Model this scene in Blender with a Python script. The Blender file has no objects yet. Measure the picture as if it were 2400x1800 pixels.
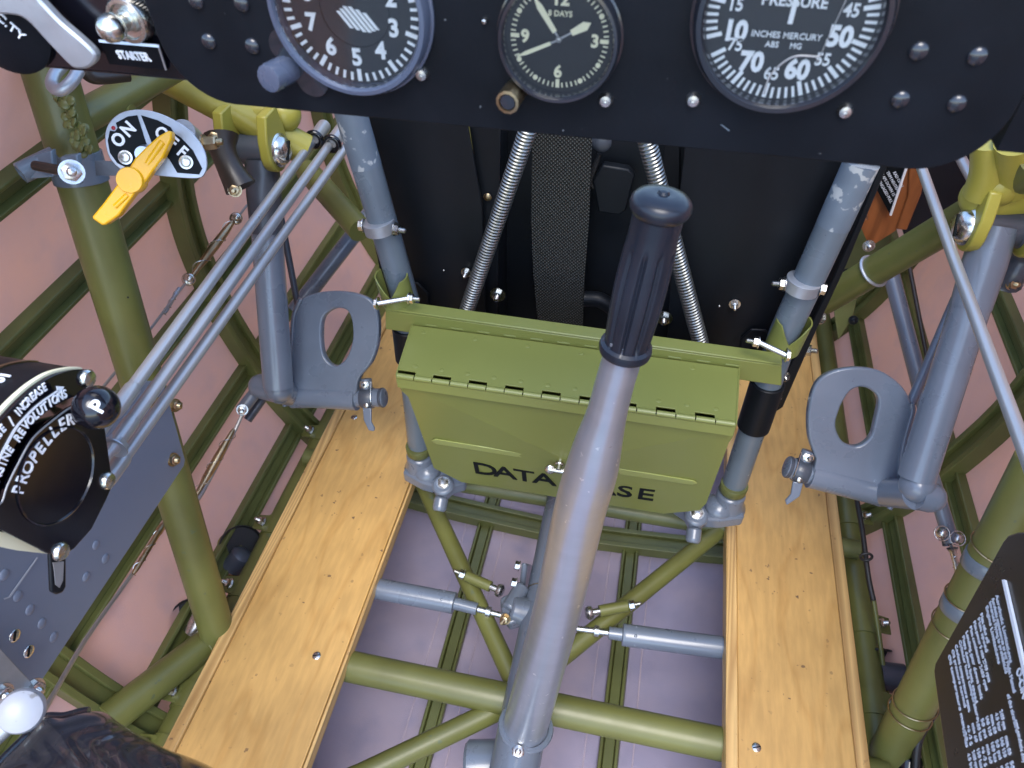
import bpy, math, random
from mathutils import Vector as V, Matrix
random.seed(4)
S = bpy.context.scene
COL = S.collection
PI = math.pi
# ------------------------------------------------------------------ camera
F = 1733.0                                   # focal length in 2400 px wide picture units
_a = V((-380, -640, -1733)); _b = V((490, -820, -1733))
_Y = V((510, 1750, -1733)).normalized()
_X = -(_Y.cross(_a.cross(_b))).normalized()
if _X.x < 0: _X = -_X
_Z = _X.cross(_Y)
CAM = V((0, 0, .9))
cd = bpy.data.cameras.new('camera'); cam = bpy.data.objects.new('camera', cd); COL.objects.link(cam)
cd.sensor_width = 36; cd.lens = F / 2400 * 36; cd.clip_start = .01; cd.clip_end = 100
cam.matrix_world = Matrix((( _X.x, _X.y, _X.z, CAM.x), (_Y.x, _Y.y, _Y.z, CAM.y), (_Z.x, _Z.y, _Z.z, CAM.z), (0, 0, 0, 1)))
cd.dof.use_dof = True; cd.dof.focus_distance = .72; cd.dof.aperture_fstop = 14
S.camera = cam
# ------------------------------------------------------------------ light
W = bpy.data.worlds.new('World'); S.world = W; W.use_nodes = True
nt = W.node_tree; bg = nt.nodes['Background']
sky = nt.nodes.new('ShaderNodeTexSky'); sky.sky_type = 'NISHITA'; sky.sun_disc = False
SUN_EL, SUN_AZ = math.radians(62), math.radians(172)
sky.sun_elevation = SUN_EL; sky.sun_rotation = SUN_AZ
nt.links.new(sky.outputs[0], bg.inputs[0]); bg.inputs[1].default_value = .15
ld = bpy.data.lights.new('sun', 'SUN'); ld.energy = .75; ld.angle = math.radians(34); ld.color = (1, .97, .92)
sun = bpy.data.objects.new('sun', ld); COL.objects.link(sun)
sd = V((math.sin(SUN_AZ) * math.cos(SUN_EL), math.cos(SUN_AZ) * math.cos(SUN_EL), math.sin(SUN_EL)))
sun.rotation_euler = sd.to_track_quat('Z', 'Y').to_euler()
S.view_settings.view_transform = 'Standard'; S.view_settings.look = 'None'
S.view_settings.exposure = 1.95; S.view_settings.gamma = 1
# ------------------------------------------------------------------ pixel rays -> places
def D(px, py):
    v = V(((px - 1200) / F, -(py - 900) / F, -1))
    return V((_X.dot(v), _Y.dot(v), _Z.dot(v)))
def P(px, py, d): return CAM + D(px, py) * d
def on(ax, px, py, v):
    w = D(px, py); return CAM + w * ((v - CAM[ax]) / w[ax])
def onp(px, py, p0, n):
    w = D(px, py); return CAM + w * ((p0 - CAM).dot(n) / w.dot(n))
def dep(p): return (p - CAM).dot(-(V((_X.z, _Y.z, _Z.z))))
def rr(w, d): return w / 2 * d / F
# ------------------------------------------------------------------ mesh builder
class MB:
    def __init__(s): s.v = []; s.f = []
    def add(s, vs, fs):
        n = len(s.v); s.v += [V(x) for x in vs]; s.f += [tuple(i + n for i in f) for f in fs]; return s
    def tube(s, pts, r, seg=20, caps=True, flat=None):
        pts = [V(p) for p in pts]; n = len(pts)
        rs = [r] * n if not isinstance(r, (list, tuple)) else r
        T = []
        for i in range(n):
            a = pts[max(i - 1, 0)]; b = pts[min(i + 1, n - 1)]; T.append((b - a).normalized())
        u = T[0].orthogonal().normalized(); vs = []
        for i in range(n):
            u = (u - T[i] * u.dot(T[i])).normalized(); w = T[i].cross(u)
            for k in range(seg):
                a = 2 * PI * k / seg
                vs.append(pts[i] + (u * math.cos(a) + w * math.sin(a)) * rs[i])
        fs = [(i * seg + k, i * seg + (k + 1) % seg, (i + 1) * seg + (k + 1) % seg, (i + 1) * seg + k) for i in range(n - 1) for k in range(seg)]
        if caps: fs += [tuple(range(seg))[::-1], tuple((n - 1) * seg + k for k in range(seg))]
        return s.add(vs, fs)
    def lathe(s, o, ax, prof, seg=32, mod=None, up=None, caps=True):
        o = V(o); ax = V(ax).normalized()
        u = ax.orthogonal().normalized() if up is None else (V(up) - ax * V(up).dot(ax)).normalized()
        w = ax.cross(u); vs = []
        for r, h in prof:
            for k in range(seg):
                a = 2 * PI * k / seg; q = r * (mod(a, h) if mod else 1)
                vs.append(o + ax * h + (u * math.cos(a) + w * math.sin(a)) * q)
        n = len(prof)
        fs = [(i * seg + k, i * seg + (k + 1) % seg, (i + 1) * seg + (k + 1) % seg, (i + 1) * seg + k) for i in range(n - 1) for k in range(seg)]
        if caps and prof[0][0] > 0: fs.append(tuple(range(seg))[::-1])
        if caps and prof[-1][0] > 0: fs.append(tuple((n - 1) * seg + k for k in range(seg)))
        return s.add(vs, fs)
    def prism(s, poly, vec):
        n = len(poly); vec = V(vec); vs = [V(p) for p in poly] + [V(p) + vec for p in poly]
        fs = [tuple(range(n))[::-1], tuple(range(n, 2 * n))] + [(i, (i + 1) % n, n + (i + 1) % n, n + i) for i in range(n)]
        return s.add(vs, fs)
    def ring(s, outer, inner, vec):
        n = len(outer); vec = V(vec)
        vs = list(outer) + list(inner); vs = vs + [p + vec for p in vs]; fs = []
        for i in range(n):
            j = (i + 1) % n
            fs += [(i, n + i, n + j, j), (2 * n + i, 2 * n + j, 3 * n + j, 3 * n + i), (i, j, 2 * n + j, 2 * n + i), (n + i, 3 * n + i, 3 * n + j, n + j)]
        return s.add(vs, fs)
    def box(s, c, a, b, d):
        c, a, b, d = V(c), V(a), V(b), V(d)
        vs = [c + a * i + b * j + d * k for k in (-1, 1) for j in (-1, 1) for i in (-1, 1)]
        return s.add(vs, [(0, 2, 3, 1), (4, 5, 7, 6), (0, 1, 5, 4), (2, 6, 7, 3), (0, 4, 6, 2), (1, 3, 7, 5)])
    def ball(s, c, r, seg=24, sq=1, ax=(0, 0, 1)):
        pr = [(r * math.sin(PI * i / 12), -r * sq * math.cos(PI * i / 12)) for i in range(13)]
        return s.lathe(c, ax, [(max(a, 1e-6), b) for a, b in pr], seg)
    def dome(s, c, ax, r, h, seg=20):
        return s.lathe(c, ax, [(max(r * math.cos(PI / 2 * i / 6), 1e-6), h * math.sin(PI / 2 * i / 6)) for i in range(7)], seg)
    def torus(s, c, ax, R, r, seg=32, m=10):
        return s.lathe(c, ax, [(R + r * math.cos(2 * PI * i / m), r * math.sin(2 * PI * i / m)) for i in range(m + 1)], seg, caps=False)
    def hexa(s, c, ax, r, h, stub=0):
        ax = V(ax).normalized(); c = V(c)
        s.lathe(c, ax, [(r * 1.25, 0), (r * 1.25, h * .15)], 20)
        s.lathe(c + ax * h * .15, ax, [(r, 0), (r, h * .75), (r * .8, h * .85)], 6)
        if stub:
            pr = []; q = r * .5; z = h
            while z < h + stub: pr += [(q, z), (q * .82, z + .0006)]; z += .0012
            s.lathe(c, ax, pr + [(q * .6, z)], 12)
        return s
def cat(pts, n=8):
    pts = [V(p) for p in pts]; q = [pts[0] * 2 - pts[1]] + pts + [pts[-1] * 2 - pts[-2]]; out = []
    for i in range(1, len(q) - 2):
        for k in range(n):
            t = k / n; a, b, c, d = q[i - 1:i + 3]
            out.append(.5 * ((2 * b) + (c - a) * t + (2 * a - 5 * b + 4 * c - d) * t * t + (3 * b - a - 3 * c + d) * t ** 3))
    return out + [pts[-1]]
def catclosed(pts, n=6):
    m = len(pts); out = []
    for i in range(m):
        a, b, c, d = [V(pts[(i + k) % m]) for k in (-1, 0, 1, 2)]
        for k in range(n):
            t = k / n
            out.append(.5 * ((2 * b) + (c - a) * t + (2 * a - 5 * b + 4 * c - d) * t * t + (3 * b - a - 3 * c + d) * t ** 3))
    return out
def part(mb, name, m, root=None, bev=0, kind=None, ang=38):
    base = root_loc(root); me = bpy.data.meshes.new(name)
    me.from_pydata([v - base for v in mb.v], [], mb.f); me.materials.append(M[m] if isinstance(m, str) else m)
    import bmesh
    bm = bmesh.new(); bm.from_mesh(me); bmesh.ops.recalc_face_normals(bm, faces=bm.faces); bm.to_mesh(me); bm.free()
    for p in me.polygons: p.use_smooth = True
    me.set_sharp_from_angle(angle=math.radians(ang))
    o = bpy.data.objects.new(name, me); COL.objects.link(o)
    if root: o.parent = root
    if bev:
        b = o.modifiers.new('bevel', 'BEVEL'); b.width = bev; b.segments = 2; b.limit_method = 'ANGLE'; b.angle_limit = math.radians(45)
    if kind: o['kind'] = kind
    return o
def root_loc(r):
    l = V((0, 0, 0))
    while r is not None: l = l + V(r.location); r = r.parent
    return l
def thing(name, label, cat_, loc, group=None):
    o = bpy.data.objects.new(name, None); COL.objects.link(o); o.location = loc; o.empty_display_size = .01
    o['label'] = label; o['category'] = cat_
    if group: o['group'] = group
    return o
def tag(o, label, cat_, group=None):
    o['label'] = label; o['category'] = cat_
    if group: o['group'] = group
    return o
_tc = {}
def glyphs(txt, bold):
    key = (txt, bold)
    if key not in _tc:
        c = bpy.data.curves.new('t', 'FONT'); c.body = txt; c.size = 1; c.offset = bold; c.align_x = 'CENTER'; c.align_y = 'BOTTOM_BASELINE'
        c.resolution_u = 3; c.extrude = .01
        o = bpy.data.objects.new('t', c); COL.objects.link(o)
        dg = bpy.context.evaluated_depsgraph_get(); me = bpy.data.meshes.new_from_object(o.evaluated_get(dg))
        _tc[key] = ([v.co.copy() for v in me.vertices], [tuple(p.vertices) for p in me.polygons])
        bpy.data.objects.remove(o); bpy.data.curves.remove(c); bpy.data.meshes.remove(me)
    return _tc[key]
def text(mb, txt, o, right, up, size, bold=.012, sx=1, lift=.0003):
    vs, fs = glyphs(txt, bold); right = V(right).normalized(); up = V(up); up = (up - right * up.dot(right)).normalized(); n = right.cross(up)
    mb.add([V(o) + right * v.x * size * sx + up * v.y * size + n * (v.z * .0004 / .01 + lift) for v in vs], fs); return mb
def textpath(mb, txt, pts, size, n, bold=.02, sx=1, lift=.0004):
    L = [0]
    for i in range(1, len(pts)): L.append(L[-1] + (pts[i] - pts[i - 1]).length)
    for k, ch in enumerate(txt):
        if ch == ' ': continue
        t = (k + .5) / len(txt) * L[-1]; i = 0
        while i < len(L) - 2 and L[i + 1] < t: i += 1
        f = (t - L[i]) / (L[i + 1] - L[i]); p = pts[i].lerp(pts[i + 1], f); r = (pts[i + 1] - pts[i]).normalized()
        text(mb, ch, p, r, n.cross(r), size, bold, sx, lift)
    return mb
# ------------------------------------------------------------------ materials
M = {}
def mat(name, col, rough=.45, metal=0, var=.12, vs=12, bump=.1, bs=300, speck=None, coat=0, spec=.5, rv=.12, stretch=(1, 1, 1), col2=None):
    m = bpy.data.materials.new(name); m.use_nodes = True; t = m.node_tree; N = t.nodes; L = t.links; b = N['Principled BSDF']
    tc = N.new('ShaderNodeTexCoord'); mp = N.new('ShaderNodeMapping'); mp.inputs['Scale'].default_value = stretch; L.new(tc.outputs['Object'], mp.inputs[0])
    n1 = N.new('ShaderNodeTexNoise'); n1.inputs['Scale'].default_value = vs; n1.inputs['Detail'].default_value = 6; L.new(mp.outputs[0], n1.inputs[0])
    cr = N.new('ShaderNodeValToRGB'); cr.color_ramp.elements[0].position = .32; cr.color_ramp.elements[1].position = .68
    c = V(col[:3]); c2 = V(col2) if col2 else c * (1 + var)
    cr.color_ramp.elements[0].color = (*(c * (1 - var)), 1); cr.color_ramp.elements[1].color = (*c2, 1)
    L.new(n1.outputs[0], cr.inputs[0]); last = cr.outputs[0]
    if speck:
        sc, th, scol = speck
        n2 = N.new('ShaderNodeTexNoise'); n2.inputs['Scale'].default_value = sc; n2.inputs['Detail'].default_value = 3; L.new(tc.outputs['Object'], n2.inputs[0])
        r2 = N.new('ShaderNodeValToRGB'); r2.color_ramp.elements[0].position = th; r2.color_ramp.elements[1].position = th + .04
        r2.color_ramp.elements[0].color = (0, 0, 0, 1); r2.color_ramp.elements[1].color = (1, 1, 1, 1); L.new(n2.outputs[0], r2.inputs[0])
        mx = N.new('ShaderNodeMix'); mx.data_type = 'RGBA'; L.new(r2.outputs[0], mx.inputs[0]); L.new(last, mx.inputs[6]); mx.inputs[7].default_value = (*scol, 1); last = mx.outputs[2]
    L.new(last, b.inputs['Base Color'])
    mr = N.new('ShaderNodeMapRange'); mr.inputs[3].default_value = max(rough - rv, .03); mr.inputs[4].default_value = rough + rv
    n3 = N.new('ShaderNodeTexNoise'); n3.inputs['Scale'].default_value = vs * 3; n3.inputs['Detail'].default_value = 5; L.new(mp.outputs[0], n3.inputs[0])
    L.new(n3.outputs[0], mr.inputs[0]); L.new(mr.outputs[0], b.inputs['Roughness'])
    b.inputs['Metallic'].default_value = metal; b.inputs['Specular IOR Level'].default_value = spec
    if coat: b.inputs['Coat Weight'].default_value = coat; b.inputs['Coat Roughness'].default_value = .12
    if bump:
        n4 = N.new('ShaderNodeTexNoise'); n4.inputs['Scale'].default_value = bs; n4.inputs['Detail'].default_value = 4; L.new(mp.outputs[0], n4.inputs[0])
        bp = N.new('ShaderNodeBump'); bp.inputs['Strength'].default_value = bump; bp.inputs['Distance'].default_value = .001
        L.new(n4.outputs[0], bp.inputs['Height']); L.new(bp.outputs[0], b.inputs['Normal'])
    M[name] = m; return m
mat('green', (.122, .127, .034), .4, coat=.06, speck=(90, .70, (.09, .11, .05)), bump=.08, bs=180, var=.2, vs=9)
mat('green_dark', (.105, .115, .034), .42, var=.2, bump=.06)
mat('green_yellow', (.31, .275, .045), .34, var=.12, bump=.3, bs=60)
mat('case_green', (.175, .195, .05), .33, var=.05, vs=5, bump=.04, speck=(110, .76, (.14, .18, .06)))
mat('case_light', (.25, .28, .085), .36, var=.05)
mat('blue_grey', (.12, .145, .185), .3, var=.12, vs=10, bump=.12, bs=160, coat=.5, speck=(150, .74, (.3, .34, .38)))
mat('blue_tube', (.115, .145, .175), .3, var=.1, vs=12, bump=.05, coat=.2, speck=(70, .735, (.5, .52, .54)))
mat('blue_chip', (.12, .155, .195), .4, var=.1, vs=30, bump=.2, speck=(60, .585, (.36, .39, .40)))
mat('slate', (.048, .056, .072), .38, var=.15, bump=.15, bs=120, coat=.2)
mat('plate_blue', (.155, .185, .245), .42, var=.07, vs=5, bump=.06, speck=(120, .77, (.06, .1, .1)))
mat('panel_black', (.005, .0062, .009), .44, spec=.12, var=.3, vs=20, bump=.12, bs=400, speck=(170, .72, (.1, .11, .12)))
mat('black_metal', (.006, .0075, .010), .4, spec=.2, var=.3, vs=16, bump=.08, speck=(60, .78, (.07, .07, .07)), stretch=(1, 1, .25))
mat('black_gloss', (.004, .004, .007), .14, var=.3, bump=.02, coat=.2)
mat('black_grip', (.011, .014, .022), .34, spec=.38, var=.3, bump=.08, bs=220, coat=.08)
mat('brown_black', (.022, .016, .012), .4, var=.3, bump=.1)
mat('alu', (.46, .50, .565), .33, .83, var=.04, vs=50, bump=.12, bs=200, rv=.1, stretch=(.4, .4, 1.5), speck=(130, .69, (.7, .72, .75)))
mat('alu_dull', (.42, .45, .49), .45, .75, var=.15, vs=30, bump=.15)
mat('rod', (.37, .37, .375), .3, .5, var=.05, vs=12, bump=0, rv=.05)
mat('zinc', (.6, .6, .56), .25, 1, var=.15, vs=80, bump=.1)
mat('spring_steel', (.27, .28, .27), .34, .9, var=.1, vs=60, bump=0)
mat('steel', (.5, .5, .49), .28, 1, var=.15, vs=100, bump=.06)
mat('brass', (.42, .33, .2), .32, 1, var=.15, vs=60, bump=.1)
mat('white', (.88, .9, .92), .5, var=.04, bump=0)
mat('legend_white', (.62, .65, .7), .5, var=.04, bump=0)
mat('white_worn', (.34, .36, .4), .4, var=.06, bump=.05, speck=(85, .66, (.2, .2, .2)))
mat('cream', (.8, .76, .52), .55, var=.04, bump=0)
mat('yellow', (.9, .47, .005), .28, var=.06, bump=.1, bs=40, coat=.3)
mat('dull_yellow', (.25, .17, .02), .6)
mat('red', (.4, .01, .02), .4)
mat('dial_black', (.006, .0065, .007), .5, spec=.2, var=.2, bump=.02)
mat('dial_grey', (.02, .022, .025), .5, spec=.2, var=.2, bump=.02)
mat('bezel', (.06, .075, .115), .28, var=.15, bump=.05, coat=.4)
mat('bezel_black', (.012, .014, .02), .22, var=.15, bump=.05, coat=.5)
mat('placard', (.035, .022, .012), .3, var=.1, vs=6, bump=.03)
mat('mahogany', (.3, .1, .03), .4, var=.3, vs=14, bump=.1, stretch=(6, 6, .6))
mat('ink', (.004, .006, .008), .5, spec=.15, var=.1)
mat('rubber', (.012, .012, .013), .5, var=.3, bump=.1)
# fuselage skin: doped fabric, lets a little of the daylight outside through
def skin_mat(name, c1, c2, tcol, tf):
    m = mat(name, c1, .5, var=.04, vs=5, bump=.4, bs=700, col2=c2, spec=.35, speck=(22, .60, tuple(a * .86 for a in c1)))
    m.node_tree.nodes['Noise Texture'].inputs['Detail'].default_value = 10; m.node_tree.nodes['Noise Texture'].inputs['Roughness'].default_value = .62
    m.node_tree.nodes['Color Ramp.001'].color_ramp.elements[0].position = .5; m.node_tree.nodes['Color Ramp.001'].color_ramp.elements[1].position = .8
    t = m.node_tree; N = t.nodes; L = t.links; b = N['Principled BSDF']; out = N['Material Output']
    tr = N.new('ShaderNodeBsdfTranslucent'); tr.inputs[0].default_value = (*tcol, 1)
    mx = N.new('ShaderNodeMixShader'); mx.inputs[0].default_value = tf
    L.new(b.outputs[0], mx.inputs[1]); L.new(tr.outputs[0], mx.inputs[2]); L.new(mx.outputs[0], out.inputs[0])
skin_mat('skin', (.56, .42, .48), (.74, .46, .38), (1, .70, .56), .45)  # warm glow through the walls is partly painted into these tints
skin_mat('skin_shaded', (.32, .30, .42), (.42, .35, .41), (1, .8, .8), .2)  # same fabric low down, its shade put into a darker lilac
mat('skin_tape', (.34, .29, .36), .7, var=.08, vs=9, bump=.6, bs=350, col2=(.42, .34, .38), spec=.15)
def wood_mat(name, c1, c2, edge=False):
    m = bpy.data.materials.new(name); m.use_nodes = True; t = m.node_tree; N = t.nodes; L = t.links; b = N['Principled BSDF']
    tc = N.new('ShaderNodeTexCoord'); mp = N.new('ShaderNodeMapping'); mp.inputs['Scale'].default_value = (1, .16, 1) if not edge else (1, .05, 1.5); L.new(tc.outputs['Object'], mp.inputs[0])
    nz = N.new('ShaderNodeTexNoise'); nz.inputs['Scale'].default_value = 7; nz.inputs['Detail'].default_value = 3; nz.inputs['Distortion'].default_value = .6; L.new(mp.outputs[0], nz.inputs[0])
    mu = N.new('ShaderNodeMath'); mu.operation = 'MULTIPLY'; mu.inputs[1].default_value = 11 if not edge else 40; L.new(nz.outputs[0], mu.inputs[0])
    fr = N.new('ShaderNodeMath'); fr.operation = 'PINGPONG'; fr.inputs[1].default_value = .5; L.new(mu.outputs[0], fr.inputs[0])
    cr = N.new('ShaderNodeValToRGB'); e = cr.color_ramp.elements; e[0].position = 0; e[0].color = (*c2, 1); e[1].position = .16 if not edge else .5; e[1].color = (*c1, 1)
    L.new(fr.outputs[0], cr.inputs[0])
    fi = N.new('ShaderNodeTexNoise'); fi.inputs['Scale'].default_value = 160; fi.inputs['Detail'].default_value = 5; L.new(mp.outputs[0], fi.inputs[0])
    bl = N.new('ShaderNodeTexNoise'); bl.inputs['Scale'].default_value = 6; bl.inputs['Detail'].default_value = 4; L.new(tc.outputs['Object'], bl.inputs[0])
    def mixc(fac, a, c, ty='MULTIPLY'):
        x = N.new('ShaderNodeMix'); x.data_type = 'RGBA'; x.blend_type = ty; x.inputs[0].default_value = 1
        if isinstance(fac, float): x.inputs[0].default_value = fac
        else: L.new(fac, x.inputs[0])
        L.new(a, x.inputs[6])
        if isinstance(c, tuple): x.inputs[7].default_value = (*c, 1)
        else: L.new(c, x.inputs[7])
        return x.outputs[2]
    def ramp(src, p0, p1, a=0, c=1):
        r = N.new('ShaderNodeValToRGB'); r.color_ramp.elements[0].position = p0; r.color_ramp.elements[1].position = p1
        r.color_ramp.elements[0].color = (a, a, a, 1); r.color_ramp.elements[1].color = (c, c, c, 1); L.new(src, r.inputs[0]); return r.outputs[0]
    col = mixc(.5, cr.outputs[0], ramp(fi.outputs[0], .35, .65, .75, 1.05))
    col = mixc(.6, col, ramp(bl.outputs[0], .32, .56, .66, 1.06))
    sp = N.new('ShaderNodeTexNoise'); sp.inputs['Scale'].default_value = 95; sp.inputs['Detail'].default_value = 2; L.new(tc.outputs['Object'], sp.inputs[0])
    cl = N.new('ShaderNodeTexNoise'); cl.inputs['Scale'].default_value = 9; L.new(tc.outputs['Object'], cl.inputs[0])
    a = N.new('ShaderNodeMath'); a.operation = 'MULTIPLY'; L.new(ramp(sp.outputs[0], .68, .72), a.inputs[0]); L.new(ramp(cl.outputs[0], .45, .6), a.inputs[1])
    col = mixc(a.outputs[0], col, (.16, .09, .045), 'MIX')
    L.new(col, b.inputs['Base Color']); b.inputs['Roughness'].default_value = .42; b.inputs['Coat Weight'].default_value = .12; b.inputs['Coat Roughness'].default_value = .3
    bp = N.new('ShaderNodeBump'); bp.inputs['Strength'].default_value = .12; bp.inputs['Distance'].default_value = .001; L.new(fi.outputs[0], bp.inputs['Height']); L.new(bp.outputs[0], b.inputs['Normal'])
    M[name] = m
wood_mat('wood', (.61, .365, .118), (.55, .315, .095))
wood_mat('wood_trim', (.72, .47, .18), (.45, .26, .09), True)
def web_mat():
    m = bpy.data.materials.new('webbing'); m.use_nodes = True; t = m.node_tree; N = t.nodes; L = t.links; b = N['Principled BSDF']
    tc = N.new('ShaderNodeTexCoord'); sx = N.new('ShaderNodeSeparateXYZ'); L.new(tc.outputs['Object'], sx.inputs[0])
    def wv(src, f, ph=None):
        a = N.new('ShaderNodeMath'); a.operation = 'MULTIPLY'; a.inputs[1].default_value = f; L.new(src, a.inputs[0]); last = a.outputs[0]
        if ph: 
            q = N.new('ShaderNodeMath'); q.operation = 'ADD'; L.new(last, q.inputs[0]); L.new(ph, q.inputs[1]); last = q.outputs[0]
        c = N.new('ShaderNodeMath'); c.operation = 'SINE'; L.new(last, c.inputs[0]); return c.outputs[0]
    x = wv(sx.outputs[0], 2 * PI / .0044); z = wv(sx.outputs[2], 2 * PI / .0048)
    p = N.new('ShaderNodeMath'); p.operation = 'MULTIPLY'; L.new(x, p.inputs[0]); L.new(z, p.inputs[1])
    cr = N.new('ShaderNodeValToRGB'); cr.color_ramp.elements[0].position = .2; cr.color_ramp.elements[1].position = .9
    cr.color_ramp.elements[0].color = (.008, .009, .008, 1); cr.color_ramp.elements[1].color = (.09, .094, .086, 1); L.new(p.outputs[0], cr.inputs[0]); L.new(cr.outputs[0], b.inputs['Base Color'])
    b.inputs['Roughness'].default_value = .75
    bp = N.new('ShaderNodeBump'); bp.inputs['Strength'].default_value = .6; bp.inputs['Distance'].default_value = .001; L.new(p.outputs[0], bp.inputs['Height']); L.new(bp.outputs[0], b.inputs['Normal'])
    M['webbing'] = m
web_mat()
def leather_mat():
    m = mat('leather', (.016, .015, .02), .24, var=.3, vs=20, bump=.5, bs=220, coat=.7)
    t = m.node_tree; N = t.nodes; L = t.links; b = N['Principled BSDF']
    tc = N.new('ShaderNodeTexCoord'); v = N.new('ShaderNodeTexVoronoi'); v.feature = 'DISTANCE_TO_EDGE'; v.inputs['Scale'].default_value = 62
    nz = N.new('ShaderNodeTexNoise'); nz.inputs['Scale'].default_value = 40; mx = N.new('ShaderNodeMix'); mx.data_type = 'RGBA'; mx.inputs[0].default_value = .035
    L.new(tc.outputs['Object'], nz.inputs[0]); L.new(tc.outputs['Object'], mx.inputs[6]); L.new(nz.outputs['Color'], mx.inputs[7]); L.new(mx.outputs[2], v.inputs['Vector'])
    cr = N.new('ShaderNodeValToRGB'); cr.color_ramp.elements[0].color = (.035, .031, .03, 1); cr.color_ramp.elements[1].color = (.014, .013, .018, 1)
    cr.color_ramp.elements[0].position = .0; cr.color_ramp.elements[1].position = .06; L.new(v.outputs[0], cr.inputs[0]); L.new(cr.outputs[0], b.inputs['Base Color'])
    bp = N.new('ShaderNodeBump'); bp.inputs['Strength'].default_value = .18; bp.inputs['Distance'].default_value = .002; bp.inputs['Height']
    L.new(v.outputs[0], bp.inputs['Height']); L.new(bp.outputs[0], b.inputs['Normal'])
leather_mat()
def glass_mat():
    m = bpy.data.materials.new('gauge_glass'); m.use_nodes = True; t = m.node_tree; N = t.nodes; L = t.links
    N.remove(N['Principled BSDF']); tr = N.new('ShaderNodeBsdfTransparent'); gl = N.new('ShaderNodeBsdfGlossy'); gl.inputs['Roughness'].default_value = .08
    fr = N.new('ShaderNodeFresnel'); fr.inputs[0].default_value = 1.5; mx = N.new('ShaderNodeMixShader')
    L.new(fr.outputs[0], mx.inputs[0]); L.new(tr.outputs[0], mx.inputs[1]); L.new(gl.outputs[0], mx.inputs[2]); L.new(mx.outputs[0], N['Material Output'].inputs[0])
    M['gauge_glass'] = m
glass_mat()
# ------------------------------------------------------------------ ground far below the open cockpit, unseen, added to block sky light from under
part(MB().prism([(-40, -40, -1.3), (40, -40, -1.3), (40, 40, -1.3), (-40, 40, -1.3)], (0, 0, -.05)), 'ground', 'slate', kind='structure')
# ------------------------------------------------------------------ fuselage shell (the setting)
CX = -.056
HALF = [(0, -.238), (.15, -.228), (.27, -.212), (.34, -.188), (.41, -.128), (.467, -.05), (.507, .03), (.533, .115), (.552, .2), (.56, .29), (.557, .36), (.545, .43), (.52, .52), (.495, .6), (.455, .7), (.42, .78)]
PROF = [V((CX - w, 0, z)) for w, z in HALF[::-1]] + [V((CX + w, 0, z)) for w, z in HALF[1:]]
PROF = cat(PROF, 3)
def shell(off, y0, y1, ny=2):
    vs = []
    for j in range(ny):
        y = y0 + (y1 - y0) * j / (ny - 1)
        for i, p in enumerate(PROF):
            t = (PROF[min(i + 1, len(PROF) - 1)] - PROF[max(i - 1, 0)]).normalized(); n = V((-t.z, 0, t.x))
            q = p + n * off; vs.append(V((q.x, y, q.z)))
    n = len(PROF); return vs, [(j * n + i, j * n + i + 1, (j + 1) * n + i + 1, (j + 1) * n + i) for j in range(ny - 1) for i in range(n - 1)]
def strip(name, m_, test):
    mb = MB()
    for off in (0, -.002):
        a, f = shell(off, -.7, 1.6); mb.add(a, [q for q in f if test((a[q[0]] + a[q[1]]) / 2)])
    part(mb, name, m_, kind='structure')
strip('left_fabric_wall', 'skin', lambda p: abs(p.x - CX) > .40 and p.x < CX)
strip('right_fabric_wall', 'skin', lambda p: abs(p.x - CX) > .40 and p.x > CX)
strip('belly_skin', 'skin_shaded', lambda p: abs(p.x - CX) <= .40)
mb = MB(); mb.prism([V((p.x, 1.55, p.z)) for p in PROF], (0, .01, 0)); part(mb, 'front_bulkhead', 'green_dark', kind='structure')
def skinpt(px, py):
    w = D(px, py)
    for i in range(len(PROF) - 1):
        a, b = PROF[i], PROF[i + 1]; ex, ez = b.x - a.x, b.z - a.z
        den = w.x * ez - w.z * ex
        if abs(den) < 1e-9: continue
        ax, az = a.x - CAM.x, a.z - CAM.z
        t = (ax * ez - az * ex) / den; s = (ax * w.z - az * w.x) / den
        if t > 0 and -.001 <= s <= 1.001:
            tt = V((ex, 0, ez)).normalized(); n = V((-tt.z, 0, tt.x)); return V((a.x + ex * s, 0, a.z + ez * s)), tt, n, CAM.y + w.y * t
    return None
def stringer(px, py, w, label, y0=-.5, y1=1.5, h=.014):
    p, t, n, y = skinpt(px, py); t = t
    mb = MB(); hw = w / 2
    for c0, c1, top in ((-hw, -hw * .5, h), (hw * .5, hw, h), (-hw * .5, hw * .5, h * .45)):
        pr = [p + t * c0 + n * .0005, p + t * c1 + n * .0005, p + t * (c1 - (.0015 if top == h else 0)) + n * top, p + t * (c0 + (.0015 if top == h else 0)) + n * top]
        mb.prism([V((q.x, y0, q.z)) for q in pr], (0, y1 - y0, 0))
    tag(part(mb, 'stringer', 'green_dark', bev=.0012), label, 'stringer', 'lengthwise stringers on the pink skin')
    if not (-.42 < p.x - CX < .4): return
    tp = MB()
    for c in (-w * 1.15, w * 1.15):
        pr = [p + t * (c - w * .035) + n * .0003, p + t * (c + w * .035) + n * .0003, p + t * (c + w * .035) + n * .0008, p + t * (c - w * .035) + n * .0014]
        tp.prism([V((q.x, -.5, q.z)) for q in pr], (0, 2.04, 0))
    part(tp, 'skin_tape', 'skin_tape', kind='structure')
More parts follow.
